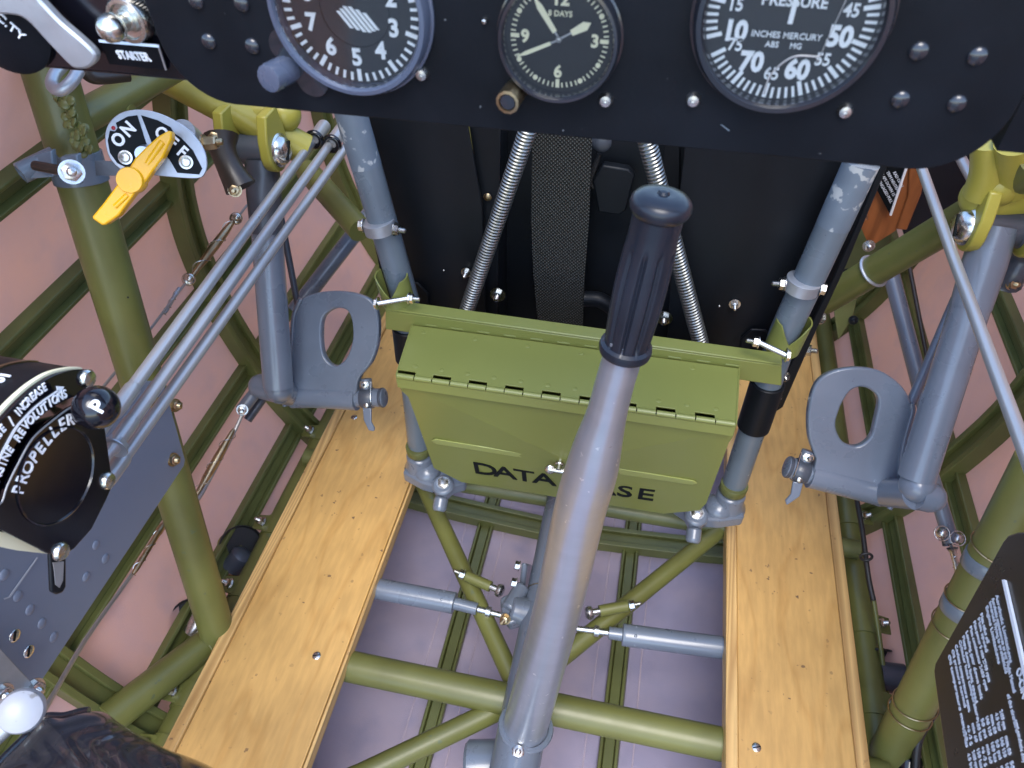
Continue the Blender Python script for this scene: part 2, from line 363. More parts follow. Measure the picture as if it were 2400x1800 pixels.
ST = [((55, 400), .034, 'olive stringer running behind the post level with the ON OFF cock'),
      ((100, 722), .034, 'broad olive stringer crossing the left pink skin just above the throttle quadrant'),
      ((350, 835), .030, 'olive stringer on left skin passing behind the upper ends of the three push rods'),
      ((440, 1065), .030, 'olive stringer emerging beside the bottom right corner of the riveted blue plate'),
      ((560, 1232), .034, 'olive twin rail stringer closest to the left wooden foot board'),
      ((1140, 1229), .030, 'olive floor stringer just right of the left wooden foot board, crossing under the blue rod'),
      ((1485, 1229), .030, 'olive floor stringer between the control column and right wooden foot board'),
      ((2100, 1230), .030, 'olive stringer on right skin nearest the right wooden foot board'),
      ((2262, 1180), .030, 'olive stringer on right skin passing behind the right rudder pedal arm'),
      ((2370, 740), .032, 'olive stringer at far right, above the other stringers of the right skin')]
for (px, py), w, l in ST: stringer(px, py, w, l)
def hoop(y, label, i0=0, i1=None):
    mb = MB(); n = len(PROF)
    for o0, o1, h in ((-.019, -.010, .024), (.010, .019, .024), (-.0105, .0105, .016)):
        vs = []
        for i, p in enumerate(PROF):
            t = (PROF[min(i + 1, n - 1)] - PROF[max(i - 1, 0)]).normalized(); nn = V((-t.z, 0, t.x))
            for q, hh in ((o0, .001), (o1, .001), (o1, h), (o0, h)):
                r = p + nn * hh; vs.append(V((r.x, y + q, r.z)))
        mb.add(vs, [(i * 4 + k, i * 4 + (k + 1) % 4, (i + 1) * 4 + (k + 1) % 4, (i + 1) * 4 + k) for i in range(n - 1) for k in range(4)])
    tag(part(mb, 'fuselage_hoop', 'green_dark', bev=.001), label, 'frame hoop', 'hoops round the pink skin')
hoop(.745, 'olive hoop curving round the skin under the data case and behind both pedals')
hoop(.245, 'olive hoop on left skin just above the black leather at bottom left')
hoop(1.2, 'olive hoop farthest forward, seen beyond the right green tube')
# ------------------------------------------------------------------ welded green tube frame
fr = thing('tube_frame', 'welded olive green steel tube frame with posts, floor cross tube and diagonals', 'tube frame', (CX, .36, -.04))
def ft(name, pts, r, m='green', seg=24): return part(MB().tube(pts, r, seg), name, m, fr)
gl0, gl1 = on(0, 95, 100, -.515), on(0, 512, 1490, -.468)
ft('side_post', [gl0, gl1], .0215)
h = part(MB().dome(P(300, 697, .695), P(300, 697, .695) * -1 + CAM, .0009, .0002), 'drill_hole', 'ink', fr)
br0 = P(165, 290, .655); br1 = P(420, 150, .76)
ft('branch_tube', [br0, br0.lerp(br1, .5), br1], .0145)
part(MB().tube(cat([P(255, 232, .71), P(275, 255, .70), P(310, 262, .70)]), .007), 'gusset', 'green', fr)
w = MB()
for i in range(60):
    t = random.random(); q = P(140 + 58 * t + random.uniform(-16, 16), 215 + 135 * t + random.uniform(-14, 14), .6095 + random.uniform(-.003, .003)); w.ball(q, random.uniform(.0025, .0045), 12, .4, (random.uniform(-1, 1), -1, 1))
part(w, 'weld_bead', 'green', fr)
up0, up1 = P(340, 150, .80), P(716, 352, .89)
ft('upper_tube', [up0, up1], .019, 'green_yellow')
ft('upper_tube', [P(720, 400, 1.08), P(845, 540, 1.0)], .017)
ft('upper_tube', [P(1930, 705, .97), P(2275, 500, .79), P(2440, 370, .66)], [.0185] * 3, 'green')
# pivot castings
def casting(bx, by, d, side, body):
    c = P(bx, by, d); r = .0245
    for off in (0, side * -.052):
        pl = []
        for k in range(13):
            a = PI + PI * k / 12; pl.append(c + V((off, math.cos(a) * r, math.sin(a) * r)))
        pl += [c + V((off, r * .9, .02)), c + V((off, .016, .045)), c + V((off, -.012, .045)), c + V((off, -r * .9, .02))]
        mb = MB().prism(pl, (side * -.012, 0, 0)); lug_ = part(mb, 'pivot_casting', 'green_yellow', fr, bev=.0018)
        if off == 0: cc = lug_
    b = MB(); b.tube(cat(body), [.02] * len(cat(body)), 20); b.ball(body[0], .02); b.ball(body[-1], .02); part(b, 'casting_web', 'green_yellow', fr)
    hd = MB(); ax = V((side, -.22 if side < 0 else -.05, .1)).normalized(); hd.lathe(c - ax * .001, ax, [(.019, 0), (.019, .003), (.0165, .0045), (.016, .006), (.013, .010), (.007, .0122), (.001, .0128)], 32)
    hd = part(hd, 'pivot_bolt', 'zinc', cc)
    part(MB().box(c + ax * .0112, ax * .0012, V((0, .6, .8)) * .011, V((0, -.8, .6)) * .0013), 'bolt_slot', 'ink', cc)
    return c
cL = casting(655, 352, .845, 1, [P(560, 270, .86), P(610, 265, .86), P(665, 268, .86)])
cR = casting(2266, 530, .735, -1, [P(2300, 462, .73), P(2335, 468, .73), P(2390, 465, .73)])
b = MB(); b.tube(cat([P(2322, 330, .68), P(2318, 400, .70), P(2300, 455, .72)], 5), .0165); b.tube([P(2380, 330, .66), P(2372, 440, .71)], .017); b.ball(P(2340, 430, .71), .022, 20); part(b, 'casting_web', 'green_yellow', fr)
# bottom node, longerons
nodeL = P(520, 1480, .985)
ft('lower_tube', [nodeL, P(250, 1690, .86)], .020)
for x in (-.475, .367):
    ft('longeron', [(x, -.3, -.045), (x, 1.45, -.045)], .0185)
part(MB().torus(P(478, 1520, .96), P(250, 1690, .86) - nodeL, .0202, .0016), 'weld_bead', 'green', fr)
part(MB().ball(nodeL + V((.01, 0, .0)), .026), 'node_joint', 'green', fr)
ft('cross_tube', [(-.475, .36, -.03), (.367, .36, -.03)], .0195)
ft('diagonal_tube', [on(2, 985, 1120, -.02), on(2, 1205, 1600, -.045)], .0125)
ft('diagonal_tube', [on(2, 1720, 1215, -.02), on(2, 1280, 1570, -.045)], .0125)
ft('diagonal_tube', [on(2, 1215, 1640, -.045), on(2, 850, 1815, -.045), on(2, 650, 1900, -.045)], .0135)
ft('cross_tube', [(-.475, .665, -.02), (.367, .665, -.02)], .014, 'green_dark')
for (a, b_, e) in (((1093, 1350), (1150, 1375), 1), ((1470, 1420), (1405, 1432), -1)):
    p, q = on(2, *a, -.012), on(2, *b_, -.012); l = part(MB().tube([p, q], .0075), 'stop_lug', 'green', fr)
    dr = (q - p).normalized(); k = MB(); k.tube([q, q + dr * .010], .0045); k.lathe(q + dr * .01, dr, [(.008, 0), (.009, .002), (.009, .006), (.006, .009)], 16); part(k, 'stop_screw', 'steel', l)
    k = MB(); u = D(*a).normalized() * -1; k.hexa(p + u * .004 - dr * .004, (u * .4 - dr).normalized(), .006, .007, .008); part(k, 'bolt', 'zinc', l)
grR0, grR1 = on(0, 2440, 1080, .385), on(0, 2050, 1830, .372)
ft('side_post', [grR0, grR1], .0215)
part(MB().ball(grR1, .026), 'node_joint', 'green', fr)
for t, m_ in ((.26, 'alu_dull'), (.385, 'alu_dull')):
    c = grR0.lerp(grR1, t); ax = (grR1 - grR0).normalized(); part(MB().lathe(c - ax * .008, ax, [(.0222, 0), (.0228, .001), (.0228, .015), (.0222, .016)], 32), 'clamp_band', 'blue_tube', fr)
for t in (.22, .36, .44, .70, .735, .90, .925):
    c = grR0.lerp(grR1, t); ax = ((grR1 - grR0).normalized() + V((random.uniform(-.2, .2), random.uniform(-.2, .2), .12))).normalized()
    part(MB().torus(c, ax, .0229, .0008, 40, 6), 'lacing_wire', 'brass', fr)
def bracket(px, py, sx, m='green'):
    x = -.475 if sx < 0 else .367
    c = on(0, px, py, x + sx * .0); y = c.y
    b = part(MB().tube([(x, y - .016, -.045), (x, y + .016, -.045)], .0205), 'clip', 'green', fr)
    part(MB().prism([V((x + sx * .005, y - .014, -.026)), V((x + sx * .032, y - .012, -.03)), V((x + sx * .032, y + .012, -.03)), V((x + sx * .005, y + .014, -.026))], (0, 0, -.0025)), 'clip_tab', 'green', b, bev=.001)
    k = MB(); k.hexa((x + sx * .018, y, -.027), (sx * .5, -.3, .9), .006, .008, .007); part(k, 'bolt', 'zinc', b)
for px, py in ((745, 985), (628, 1192), (553, 1345), (428, 1612), (355, 1735)): bracket(px, py, -1)
for px, py in ((1995, 1205), (2040, 1440), (2065, 1632), (2000, 1100)): bracket(px, py, 1)
# ------------------------------------------------------------------ wooden foot boards
def board(x0, x1, y0, y1, label, strips, screws):
    r = thing('foot_board', label, 'board', ((x0 + x1) / 2, y0, -.02), 'wooden foot boards on the cockpit floor')
    mb = MB().prism([(x0, y0, -.018), (x1, y0, -.018), (x1, y1, -.018), (x0, y1, -.018)], (0, 0, .018)); part(mb, 'plank', 'wood', r, bev=.0015)
    for a, b_, z0, z1 in strips: part(MB().prism([(a, y0, z0), (b_, y0, z0), (b_, y1, z0), (a, y1, z0)], (0, 0, z1 - z0)), 'edge_strip', 'wood_trim', r, bev=.0012)
    for px, py in screws:
        c = on(2, px, py, .0005); k = part(MB().lathe(c, (0, 0, 1), [(.0052, -.001), (.0052, .0006), (.0045, .0011), (.001, .0012)], 24), 'screw', 'zinc', r)
        part(MB().box(c + V((0, 0, .0013)), (.0042, .0016, 0), (-.0002, .0006, 0), (0, 0, .0001)), 'screw_slot', 'ink', k)
board(-.440, -.2915, -.1, 1.2, 'pale plywood foot board left of the control column, scuffed near its lower end', [(-.4555, -.4405, -.03, .004), (-.2905, -.2865, -.021, -.0005)], [(742, 1537), (830, 978)])
board(.1925, .3235, -.1, 1.2, 'honey coloured plywood foot board right of the control column, with swirling grain', [(.178, .192, -.022, .0025), (.325, .3405, -.03, -.004)], [(1773, 1752), (1860, 560)])
# ------------------------------------------------------------------ blue torque tube and push pull rods on the floor
tt = thing('torque_tube', 'thick blue grey torque tube lying along the floor under the control column', 'torque tube', (CX, .45, -.03))
part(MB().tube([(CX, .0, -.01), (CX, 1.1, -.01)], .0285, 32), 'tube', 'blue_grey', tt)
part(MB().torus(on(2, 1255, 1440, .018) * 0 + V((CX, .50, -.01)), (0, 1, 0), .0287, .0007), 'joint_ring', 'brass', tt)
b = MB(); q = on(2, 1218, 1350, -.0)
b.prism([on(0, x, y, CX - .04) for x, y in ((1222, 1318), (1237, 1322), (1228, 1400), (1215, 1392))], (.008, 0, 0))
b.tube([on(2, 1225, 1375, 0), on(2, 1190, 1430, 0)], .011, 14); b.tube([on(2, 1195, 1425, 0), on(2, 1245, 1440, -.01)], [.016, .022], 14)
b.prism([on(2, x, y, 0) for x, y in ((1172, 1400), (1195, 1388), (1232, 1400), (1235, 1450), (1195, 1462), (1178, 1440))], (0, 0, -.02))
hb = part(b, 'horn_bracket', 'blue_grey', tt, bev=.003)
for x, y in ((1218, 1327), (1210, 1367)): part(MB().hexa(on(2, x, y, .005), (-1, 0, .15), .0062, .007), 'bolt', 'zinc', hb)
part(MB().hexa(on(2, 1185, 1450, .0), (-.2, -.8, .6), .006, .008, .006), 'bolt', 'brass', hb)
def rod(name, label, a, b_, c, e, flip):
    r = thing(name, label, 'push rod', a, 'blue grey floor push rods'); 
    part(MB().tube([a, b_], .0145, 28), 'tube', 'blue_grey', r); dr = (c - b_).normalized()
    part(MB().lathe(b_ - dr * .001, dr, [(.0148, 0), (.0142, .003), (.0085, .004), (.0082, (c - b_).length)], 24), 'end_fitting', 'blue_grey', r)
    part(MB().lathe(c, dr, [(.0045, 0), (.0045, .012), (.0075, .012), (.0075, .018), (.004, .019), (.004, (e - c).length)], 12), 'rod_end', 'steel', r)
    k = MB(); 
    for i in range(3): k.dome(b_ - dr * .014 + V((0, math.cos(1 + i) * .0143, math.sin(1 + i) * .0143)), (0, math.cos(1 + i), math.sin(1 + i)), .0022, .001, 10)
    part(k, 'rivets', 'blue_grey', r)
z = -.025
rod('push_rod', 'blue grey push rod on the floor between left foot board and torque tube', on(2, 700, 1345, z), on(2, 1062, 1413, z), on(2, 1120, 1428, z), on(2, 1175, 1440, z), 0)
rod('push_rod', 'blue grey push rod on the floor reaching under the right foot board', on(2, 1900, 1545, z), on(2, 1463, 1488, z), on(2, 1425, 1483, z), on(2, 1330, 1470, z), 1)
# ------------------------------------------------------------------ control column
cc = thing('control_column', 'tall polished aluminium control column with black ribbed grip, standing mid cockpit', 'control stick', P(1215, 1790, .86))
px = [(1465, 790, 90), (1457, 840, 92), (1440, 900, 92), (1422, 969, 95), (1402, 1040, 112), (1385, 1106, 124), (1358, 1200, 122), (1309, 1417, 113), (1250, 1634, 106), (1222, 1735, 104)]
def sd_(y): return 1 / (2.38 + (1.176 - 2.38) * (y - 480) / 1210)
pp = [(P(x, y, sd_(y)), rr(w, sd_(y))) for x, y, w in px]
cp = cat([p for p, r in pp], 5); cr_ = [v.x for v in cat([V((r, 0, 0)) for p, r in pp], 5)]
cr_ = [max(r, .001) for r in cr_]
part(MB().tube(cp, cr_, 40), 'tube', 'alu', cc)
g0, g1 = P(1466, 815, sd_(815)), P(1556, 452, sd_(452)); ga = (g1 - g0); gl = ga.length; ga.normalize()
GR = .0148
def flute(a, h):
    t = h / gl
    k = 0 if (t < .045 or t > .70) else min(1, (t - .045) / .02, (.70 - t) / .03)
    return 1 - .13 * k * max(0, math.cos(a * 10)) ** 2.2
prof = [(GR * .9, -.004), (GR * 1.16, -.003), (GR * 1.2, 0), (GR * 1.16, .003), (GR * 1.0, .0045)] + [(GR * (1.0 + .10 * math.sin(PI * min(1, i / 26))) , .0045 + (gl * .88 - .0045) * i / 30) for i in range(1, 31)]
part(MB().lathe(g0, ga, prof, 240, flute), 'grip', 'black_grip', cc)
kr = .0167; part(MB().lathe(g0 + ga * gl * .875, ga, [(GR * .98, 0), (kr * .93, .001), (kr * 1.04, .0035), (kr * 1.08, .0062), (kr * 1.05, .009), (kr * .93, .0115), (kr * .7, .0131), (kr * .4, .0138), (kr * .22, .0136), (kr * .16, .0152), (.0005, .0156)], 40), 'pommel', 'black_grip', cc)
s0 = P(1232, 1705, sd_(1705)); s1 = P(1200, 1830, .93); sa = (s1 - s0).normalized()
part(MB().lathe(s0 - sa * .004, sa, [(.0262, .003), (.0268, 0), (.0315, 0), (.0325, .002), (.0315, .0055), (.0275, .0075), (.0268, .010), (.0268, .17)], 40), 'socket', 'blue_grey', cc)
k = MB(); c = P(1214, 1762, .838); u = (CAM - c).normalized(); k.lathe(c - u * .002, u, [(.012, 0), (.011, .003)], 24); k.hexa(c + u * .001, u, .0075, .008, .006); part(k, 'bolt', 'steel', cc)
part(MB().lathe(P(1150, 1795, .90), V((1, .2, .1)), [(.026, -.03), (.03, -.026), (.03, .02), (.026, .03)], 32), 'pivot_housing', 'blue_grey', cc)
# ------------------------------------------------------------------ centre black bulkhead
bk = thing('black_bulkhead', 'black painted sheet metal bulkhead behind the data case with webbing strap recess', 'bulkhead', (CX, .70, .3))
def sheet(pts, y, th, name='sheet', m='black_metal', bev=.001): return part(MB().prism([on(1, x, yy, y) for x, yy in pts], (0, th, 0)), name, m, bk, bev=bev)
sheet([(800, 230), (1090, 260), (1130, 480), (1140, 800), (925, 800), (905, 700)], .70, .003, 'side_sheet')
sheet([(1090, 230), (1175, 230), (1165, 800), (1128, 800), (1125, 470)], .712, .003, 'inner_sheet')
sheet([(1150, 240), (1680, 240), (1680, 900), (1150, 900)], .765, .003, 'back_sheet')
sheet([(1610, 300), (2075, 350), (1990, 590), (1910, 745), (1850, 880), (1700, 880), (1560, 860), (1575, 600)], .70, .003, 'side_sheet')
sheet([(1560, 300), (1625, 300), (1590, 600), (1560, 880), (1500, 880), (1540, 560)], .715, .003, 'inner_sheet')
b = MB()
for x in ((1158, 1168), (1592, 1602)): b.prism([on(1, x[0], 240, .715), on(1, x[1], 240, .715), on(1, x[1], 860, .715), on(1, x[0], 860, .715)], (0, .05, 0))
part(b, 'channel_wall', 'black_metal', bk)
part(MB().prism([on(1, *q, .752) for q in ((1415, 375), (1475, 385), (1490, 400), (1470, 480), (1455, 492), (1405, 485), (1392, 410))], (0, -.012, 0)), 'cover_plate', 'black_metal', bk, bev=.002)
part(MB().tube(cat([on(1, x, y, .735) for x, y in ((1370, 700), (1410, 705), (1450, 740), (1460, 800))]), .010, 12), 'rim_bead', 'black_metal', bk)
part(MB().tube(cat([on(1, 1405, 360, .75), on(1, 1385, 420, .745), on(1, 1390, 440, .745)]), .003, 8), 'cable', 'rubber', bk)
for x, y in ((960, 690), (1775, 800)):
    a = MB(); pl = [on(1, x - 45, y + 60, .698), on(1, x - 38, y - 10, .698), on(1, x - 15, y - 32, .698), on(1, x + 20, y - 30, .698), on(1, x + 45, y - 5, .698), on(1, x + 50, y + 70, .698)]
    part(a.prism(pl, (0, -.003, 0)), 'doubler', 'black_metal', bk, bev=.0015)
for x, y, s in ((1093, 638, .005), (1167, 690, .0075), (1557, 745, .0075), (1722, 712, .005)):
    k = MB(); c = on(1, x, y, .698); k.lathe(c, (0, -1, .1), [(s * 1.3, 0), (s * 1.3, .001)], 20); k.hexa(c, (0, -1, .1), s * .85, .006, .007); part(k, 'bolt', 'zinc', bk)
part(MB().dome(on(1, 1143, 462, .71), (0, -1, 0), .0048, .002), 'screw', 'brass', bk)
k = MB(); 
for x, y in ((1040, 634), (1686, 718), (1290, 60)): k.dome(on(1, x, y, .698), (0, -1, 0), .0014, .0008, 8)
part(k, 'rivets', 'zinc', bk)
b = MB(); b.prism([on(1, x, y, .685) for x, y in ((2078, 350), (2095, 355), (1985, 620), (1920, 760), (1835, 955), (1822, 964), (1795, 962), (1815, 930), (1940, 680), (2010, 520))], (0, .003, 0)); part(b, 'edge_flange', 'black_metal', bk, bev=.0015)
part(MB().ball(on(1, 1410, 334, .74), .011, 16, .4, (0, -1, 0)), 'cast_tab', 'slate', bk)
for x, y in ((1838, 882), (1820, 928)):
    part(MB().hexa(on(1, x, y, .68), (.2, -1, .2), .0055, .005, .003), 'bolt', 'zinc', bk)
# webbing strap
sp = [(1248, 1388, 300, .715), (1246, 1384, 400, .722), (1245, 1380, 520, .726), (1250, 1370, 640, .73), (1262, 1365, 775, .735)]
vs = []
for x0, x1, y, yy in sp:
    for x in (x0, x1): vs.append(on(1, x, y + (6 if x == x1 else 0), yy))
mb = MB(); n = len(vs); mb.add(vs + [v + V((0, .0025, 0)) for v in vs], [(i, i + 1, i + 3, i + 2) for i in range(0, n - 2, 2)] + [(n + i, n + i + 2, n + i + 3, n + i + 1) for i in range(0, n - 2, 2)] + [(i, i + 2, n + i + 2, n + i) for i in range(0, n - 2)] + [(0, 1, n + 1, n), (n - 2, 2 * n - 2, 2 * n - 1, n - 1)])
tag(part(mb, 'webbing_strap', 'webbing'), 'wide black woven webbing strap hanging down the middle of black bulkhead', 'strap')
# springs
def spring(a, b_, R, r, label):
    L_ = (b_ - a).length; turns = int(L_ / (r * 2.5)); seg = 14; ax = (b_ - a).normalized(); u = ax.orthogonal().normalized(); w_ = ax.cross(u); pts = []
    for i in range(turns * seg + 1):
        t = 2 * PI * i / seg; pts.append(a + ax * (L_ * i / (turns * seg)) + (u * math.cos(t) + w_ * math.sin(t)) * R)
    o = part(MB().tube(pts, r, 6), 'coil_spring', 'spring_steel'); tag(o, label, 'spring', 'long steel coil springs before the black bulkhead')
spring(on(1, 1242, 290, .675), on(1, 1088, 745, .66), .0080, .0015, 'steel coil spring slanting down left of the webbing strap')
spring(on(1, 1508, 300, .675), on(1, 1645, 815, .66), .0080, .0015, 'steel coil spring right of webbing strap, partly behind the black grip')
# ------------------------------------------------------------------ support tubes
def support(top, mids, foot, label, clampi, side):
    r = thing('support_tube', label, 'support tube', foot, 'blue grey support tubes beside the black bulkhead')
    pts = [top] + mids + [foot]; part(MB().tube(pts, .0160, 32), 'tube', 'blue_tube', r)
    ax = (mids[0] - top).normalized()
    w_ = MB(); w_.tube([top, top + ax * .065], .01615, 32); part(w_, 'bare_patch', 'blue_chip', r)
    c = on(1, *clampi, .645 if side < 0 else .655)
    cb = part(MB().lathe(c - ax * .007, ax, [(.0164, 0), (.0178, .0006), (.0178, .013), (.0164, .0135)], 32), 'clamp_band', 'alu_dull', r)
    for s in (-1, 1): part(MB().hexa(c + V((s * .0175, -.002, 0)), (s, -.1, 0), .0062, .006, .007 if s != side else 0), 'bolt', 'steel', cb)
    return r, ax
tL, mL, fL = on(1, 815, 240, .66), on(1, 950, 700, .645), on(1, 988, 1098, .625)
rL, aL = support(tL, [mL], fL, 'blue grey support tube descending left of the black bulkhead, scraped near its top', (890, 530), -1)
tR, mR, fR = on(1, 2020, 380, .67), on(1, 1838, 780, .655), on(1, 1703, 1188, .635)
rR, aR = support(tR, [mR], fR, 'blue grey support tube descending right of black bulkhead, with flaked paint patches near its top', (1880, 668), 1)
for r, c, ax in ((rL, mL.lerp(fL, .22), (fL - mL).normalized()), (rR, mR.lerp(fR, .36), (fR - mR).normalized())):
    L_ = .05 if r is rL else .072
    part(MB().lathe(c - ax * L_ / 2, ax, [(.0185, 0), (.0195, .001), (.0195, L_), (.0185, L_ + .001)], 32), 'black_sleeve', 'black_metal', r)
# foot castings
for r, c, sx in ((rL, fL, 1), (rR, fR, -1)):
    b = MB(); b.lathe(c + V((0, 0, .035)), (0, 0, -1), [(.0175, 0), (.019, .004), (.019, .02), (.026, .035)], 24)
    b.prism([c + V((sx * a, bb, .008)) for a, bb in ((-.022, -.018), (.01, -.03), (.028, -.032), (.034, -.042), (.048, -.042), (.054, -.028), (.07, -.018), (.07, .004), (.03, .012), (-.02, .02))], (0, 0, -.02))
    b.ball(c + V((sx * .012, -.008, .006)), .02, 20, .8); b.lathe(c + V((sx * .041, -.028, .005)), (0, -.25, 1), [(.016, 0), (.015, .008)], 20); b.lathe(c + V((sx * .041, -.040, -.004)), (0, -1, -.6), [(.010, 0), (.010, .018), (.007, .02)], 16)
    ff = part(b, 'foot_casting', 'blue_grey', r, bev=.003); part(MB().hexa(c + V((sx * .041, -.028, .013)), (0, -.25, 1), .0075, .005), 'bolt', 'zinc', ff)
    part(MB().lathe(c + V((0, 0, .052)), (0, 0, -1), [(.0172, 0), (.0178, .001), (.0178, .012), (.0172, .013)], 28), 'green_band', 'green_dark', r)
# ------------------------------------------------------------------ data case
HA, HB = on(1, 930, 878, .525), on(1, 1724, 992, .525)
TA, TB = on(1, 970, 752, .618), on(1, 1732, 852, .618)
dc = thing('data_case', 'olive green hinged metal map box stencilled DATA CASE hung between support tubes', 'metal box', (CX, .58, .09))
bottomL, bottomR = on(1, 1017, 1097, .565), on(1, 1655, 1172, .565)
u = (TB - TA).normalized()
bar = MB(); b0, b1 = on(1, 903, 728, .612), on(1, 1832, 858, .612)
b0b, b1b = on(1, 903, 772, .612), on(1, 1832, 905, .612)
bar.prism([b0, b1, b1b, b0b], (0, .003, 0)); bar.prism([b0, b1, b1 + V((0, .016, .002)), b0 + V((0, .016, .002))], (0, 0, .0025))
part(bar, 'mounting_bar', 'case_green', dc, bev=.0018)
# wrap brackets on the tubes
for s, x, y in ((-1, 930, 690), (1, 1842, 795)):
    c = on(1, x, y, .632 if s < 0 else .65); ax = aL if s < 0 else aR
    bb = MB(); seg = 24; vs = []
    for k in range(seg + 1):
        a = math.radians(150) + math.radians(240) * k / seg; uu = V((math.cos(a), -math.sin(a) * -1, 0)); 
        hh = .030 - .016 * abs(math.sin((k / seg - .5) * PI)) * 0 - .02 * max(0, 1 - abs(k / seg - .5) * 5)
        for z_ in (-.012, hh - .004):
            for R_ in (.0172, .0188): vs.append(c + V((uu.x * R_, uu.y * R_, 0)) - ax * z_)
    fs = []
    for k in range(seg):
        o_ = k * 4; fs += [(o_, o_ + 4, o_ + 6, o_ + 2), (o_ + 1, o_ + 3, o_ + 7, o_ + 5), (o_ + 2, o_ + 6, o_ + 7, o_ + 3), (o_, o_ + 1, o_ + 5, o_ + 4)]
    fs += [(0, 2, 3, 1), (seg * 4, seg * 4 + 1, seg * 4 + 3, seg * 4 + 2)]
    bb.add(vs, fs); q = part(bb, 'wrap_bracket', 'case_green', dc)
    k = MB(); a_, b_ = (P(886, 711, .83), P(958, 699, .83)) if s < 0 else (P(1778, 802, .77), P(1842, 832, .765)); k.tube([a_, b_], .0030, 12); k.hexa(b_ if s < 0 else a_, (-s, 0, .05), .0055, .006, .006); k.hexa(a_ if s < 0 else b_, (s, 0, 0), .006, .004); part(k, 'bolt', 'zinc', q)
# shell
nrm = (HB - HA).cross(bottomL - HA).normalized()
if nrm.y > 0: nrm = -nrm
def fp(x, y, off=0): return onp(x, y, HA, nrm) + nrm * off
frontpts = [fp(930, 893), fp(1722, 1008), fp(1719, 1022), fp(1708, 1038), fp(1655, 1180), fp(1640, 1196), fp(1555, 1204), fp(1310, 1166), fp(1082, 1130), fp(1017, 1097), fp(957, 930), fp(940, 915)]
cen = fp(1335, 1072, .006); n = len(frontpts)
mb = MB(); mb.add(frontpts + [cen], [(i, (i + 1) % n, n) for i in range(n)]); 
front = part(mb, 'front_flap', 'case_green', dc, ang=2)
back = MB(); bs_ = [p + V((0, 0, 0)) for p in frontpts]; bk_pts = [V((p.x, .618, max(p.z, .085))) for p in frontpts]; bk_pts[0] = TA.copy(); bk_pts[1] = TB.copy()
back.add([p - nrm * .0006 for p in bs_] + bk_pts, [(i, (i + 1) % n, n + (i + 1) % n, n + i) for i in range(1, n)] + [tuple(range(n, 2 * n))]); part(back, 'body', 'case_green', dc, ang=20)
# lid with notches along the hinge
NK = 18; nl = (HB - HA).cross(TA - HA).normalized()
if nl.z < 0: nl = -nl
hv = (HB - HA) / NK; tv = (TA - HA).normalized()
pl = []
for i in range(NK):
    a = HA + hv * i; b_ = HA + hv * (i + 1); o_ = tv * (.0085 if i % 2 == 0 else .001)
    pl += [a + o_, b_ + o_]
pl += [TB - (TB - HB).normalized() * .008, TA - (TA - HA).normalized() * .008]
lid = part(MB().prism(pl, nl * -.0018), 'lid', 'case_green', dc, bev=.0004)
k = MB()
for i in range(NK):
    a = HA + hv * (i + .03); b_ = HA + hv * (i + .97); k.tube([a - nl * .0015, b_ - nl * .0015], .0032, 12)
part(k, 'hinge_knuckles', 'case_green', dc)
k = MB(); k.prism([HA + nl * -.003 - nrm * -.0002, HB + nl * -.003, HB + nl * -.003 + nrm * .0015 - V((0, 0, .013)), HA + nl * -.003 + nrm * .0015 - V((0, 0, .013))], nrm * .0012)
part(k, 'hinge_leaf', 'case_green', dc)
k = MB(); tv2 = (TB - TA) / 24
for i in range(24): 
    if i % 2: k.tube([TA + tv2 * (i + .04) + V((0, -.003, .001)), TA + tv2 * (i + .96) + V((0, -.003, .001))], .0036, 12)
    else: k.tube([TA + tv2 * (i + .04) + V((0, -.003, -.0005)), TA + tv2 * (i + .96) + V((0, -.003, -.0005))], .0022, 12)
part(k, 'rear_hinge', 'case_green', dc)
k = MB()
for i in range(12):
    k.dome(HA + (HB - HA) * ((i + .6) / 12.2) + tv * .017, nl, .0030, .0004, 16)
    if i % 2 == 0: k.dome(TA + (TB - TA) * ((i + .5) / 12.2) - tv * .018, nl, .0030, .0004, 16)
part(k, 'rivets', 'case_green', lid)
k = MB()
for pts in (((1012, 1029), (1022, 1025), (1225, 1056), (1250, 1066), (1225, 1066), (1025, 1037)), ((1440, 1086), (1455, 1092), (1625, 1122), (1635, 1128), (1622, 1132), (1455, 1105))):
    q = [fp(x, y, .0035 * (.55 if x < 1100 or x > 1600 else .9)) for x, y in pts]; part(MB().prism([a - nrm * .001 for a in q], nrm * .002), 'raised_rib', 'case_light', front, bev=.001)
k = MB(); A0, A1 = fp(1118, 1104, .0026), fp(1300, 1132, .0034); B0, B1 = fp(1345, 1140, .0032), fp(1535, 1170, .0016)
hgt = (fp(1118, 1104) - fp(1112, 1071)).length * 1.12
textpath(k, 'DATA', [A0, A1], hgt, nrm, .012, 1.05, .0004); textpath(k, 'CASE', [B0, B1], hgt, nrm, .012, 1.05, .0008)
part(k, 'stencil_lettering', 'ink', front)
k = MB(); c = fp(1314, 1072, .0035); k.tube([c, c + nrm * .014], .004, 12); k.torus(c + nrm * .006, nrm, .004, .0015)
c2 = c + nrm * .012; k.ball(c2 + V((-.010, 0, -.003)), .0062, 14, .45, (0, -1, .4)); k.ball(c2 + V((.010, 0, -.003)), .0062, 14, .45, (0, -1, .4)); k.tube([c2 + V((-.01, 0, -.003)), c2 + V((.01, 0, -.003))], .0032, 10)
part(k, 'wing_screw', 'zinc', front)
# side panels already in body; small lid lips
k = MB(); k.prism([HB, TB, TB - V((0, 0, .016)), HB - V((0, 0, .014))], (.0015, 0, 0)); k.prism([HA, TA, TA - V((0, 0, .016)), HA - V((0, 0, .014))], (-.0015, 0, 0)); part(k, 'side_lip', 'case_green', dc)
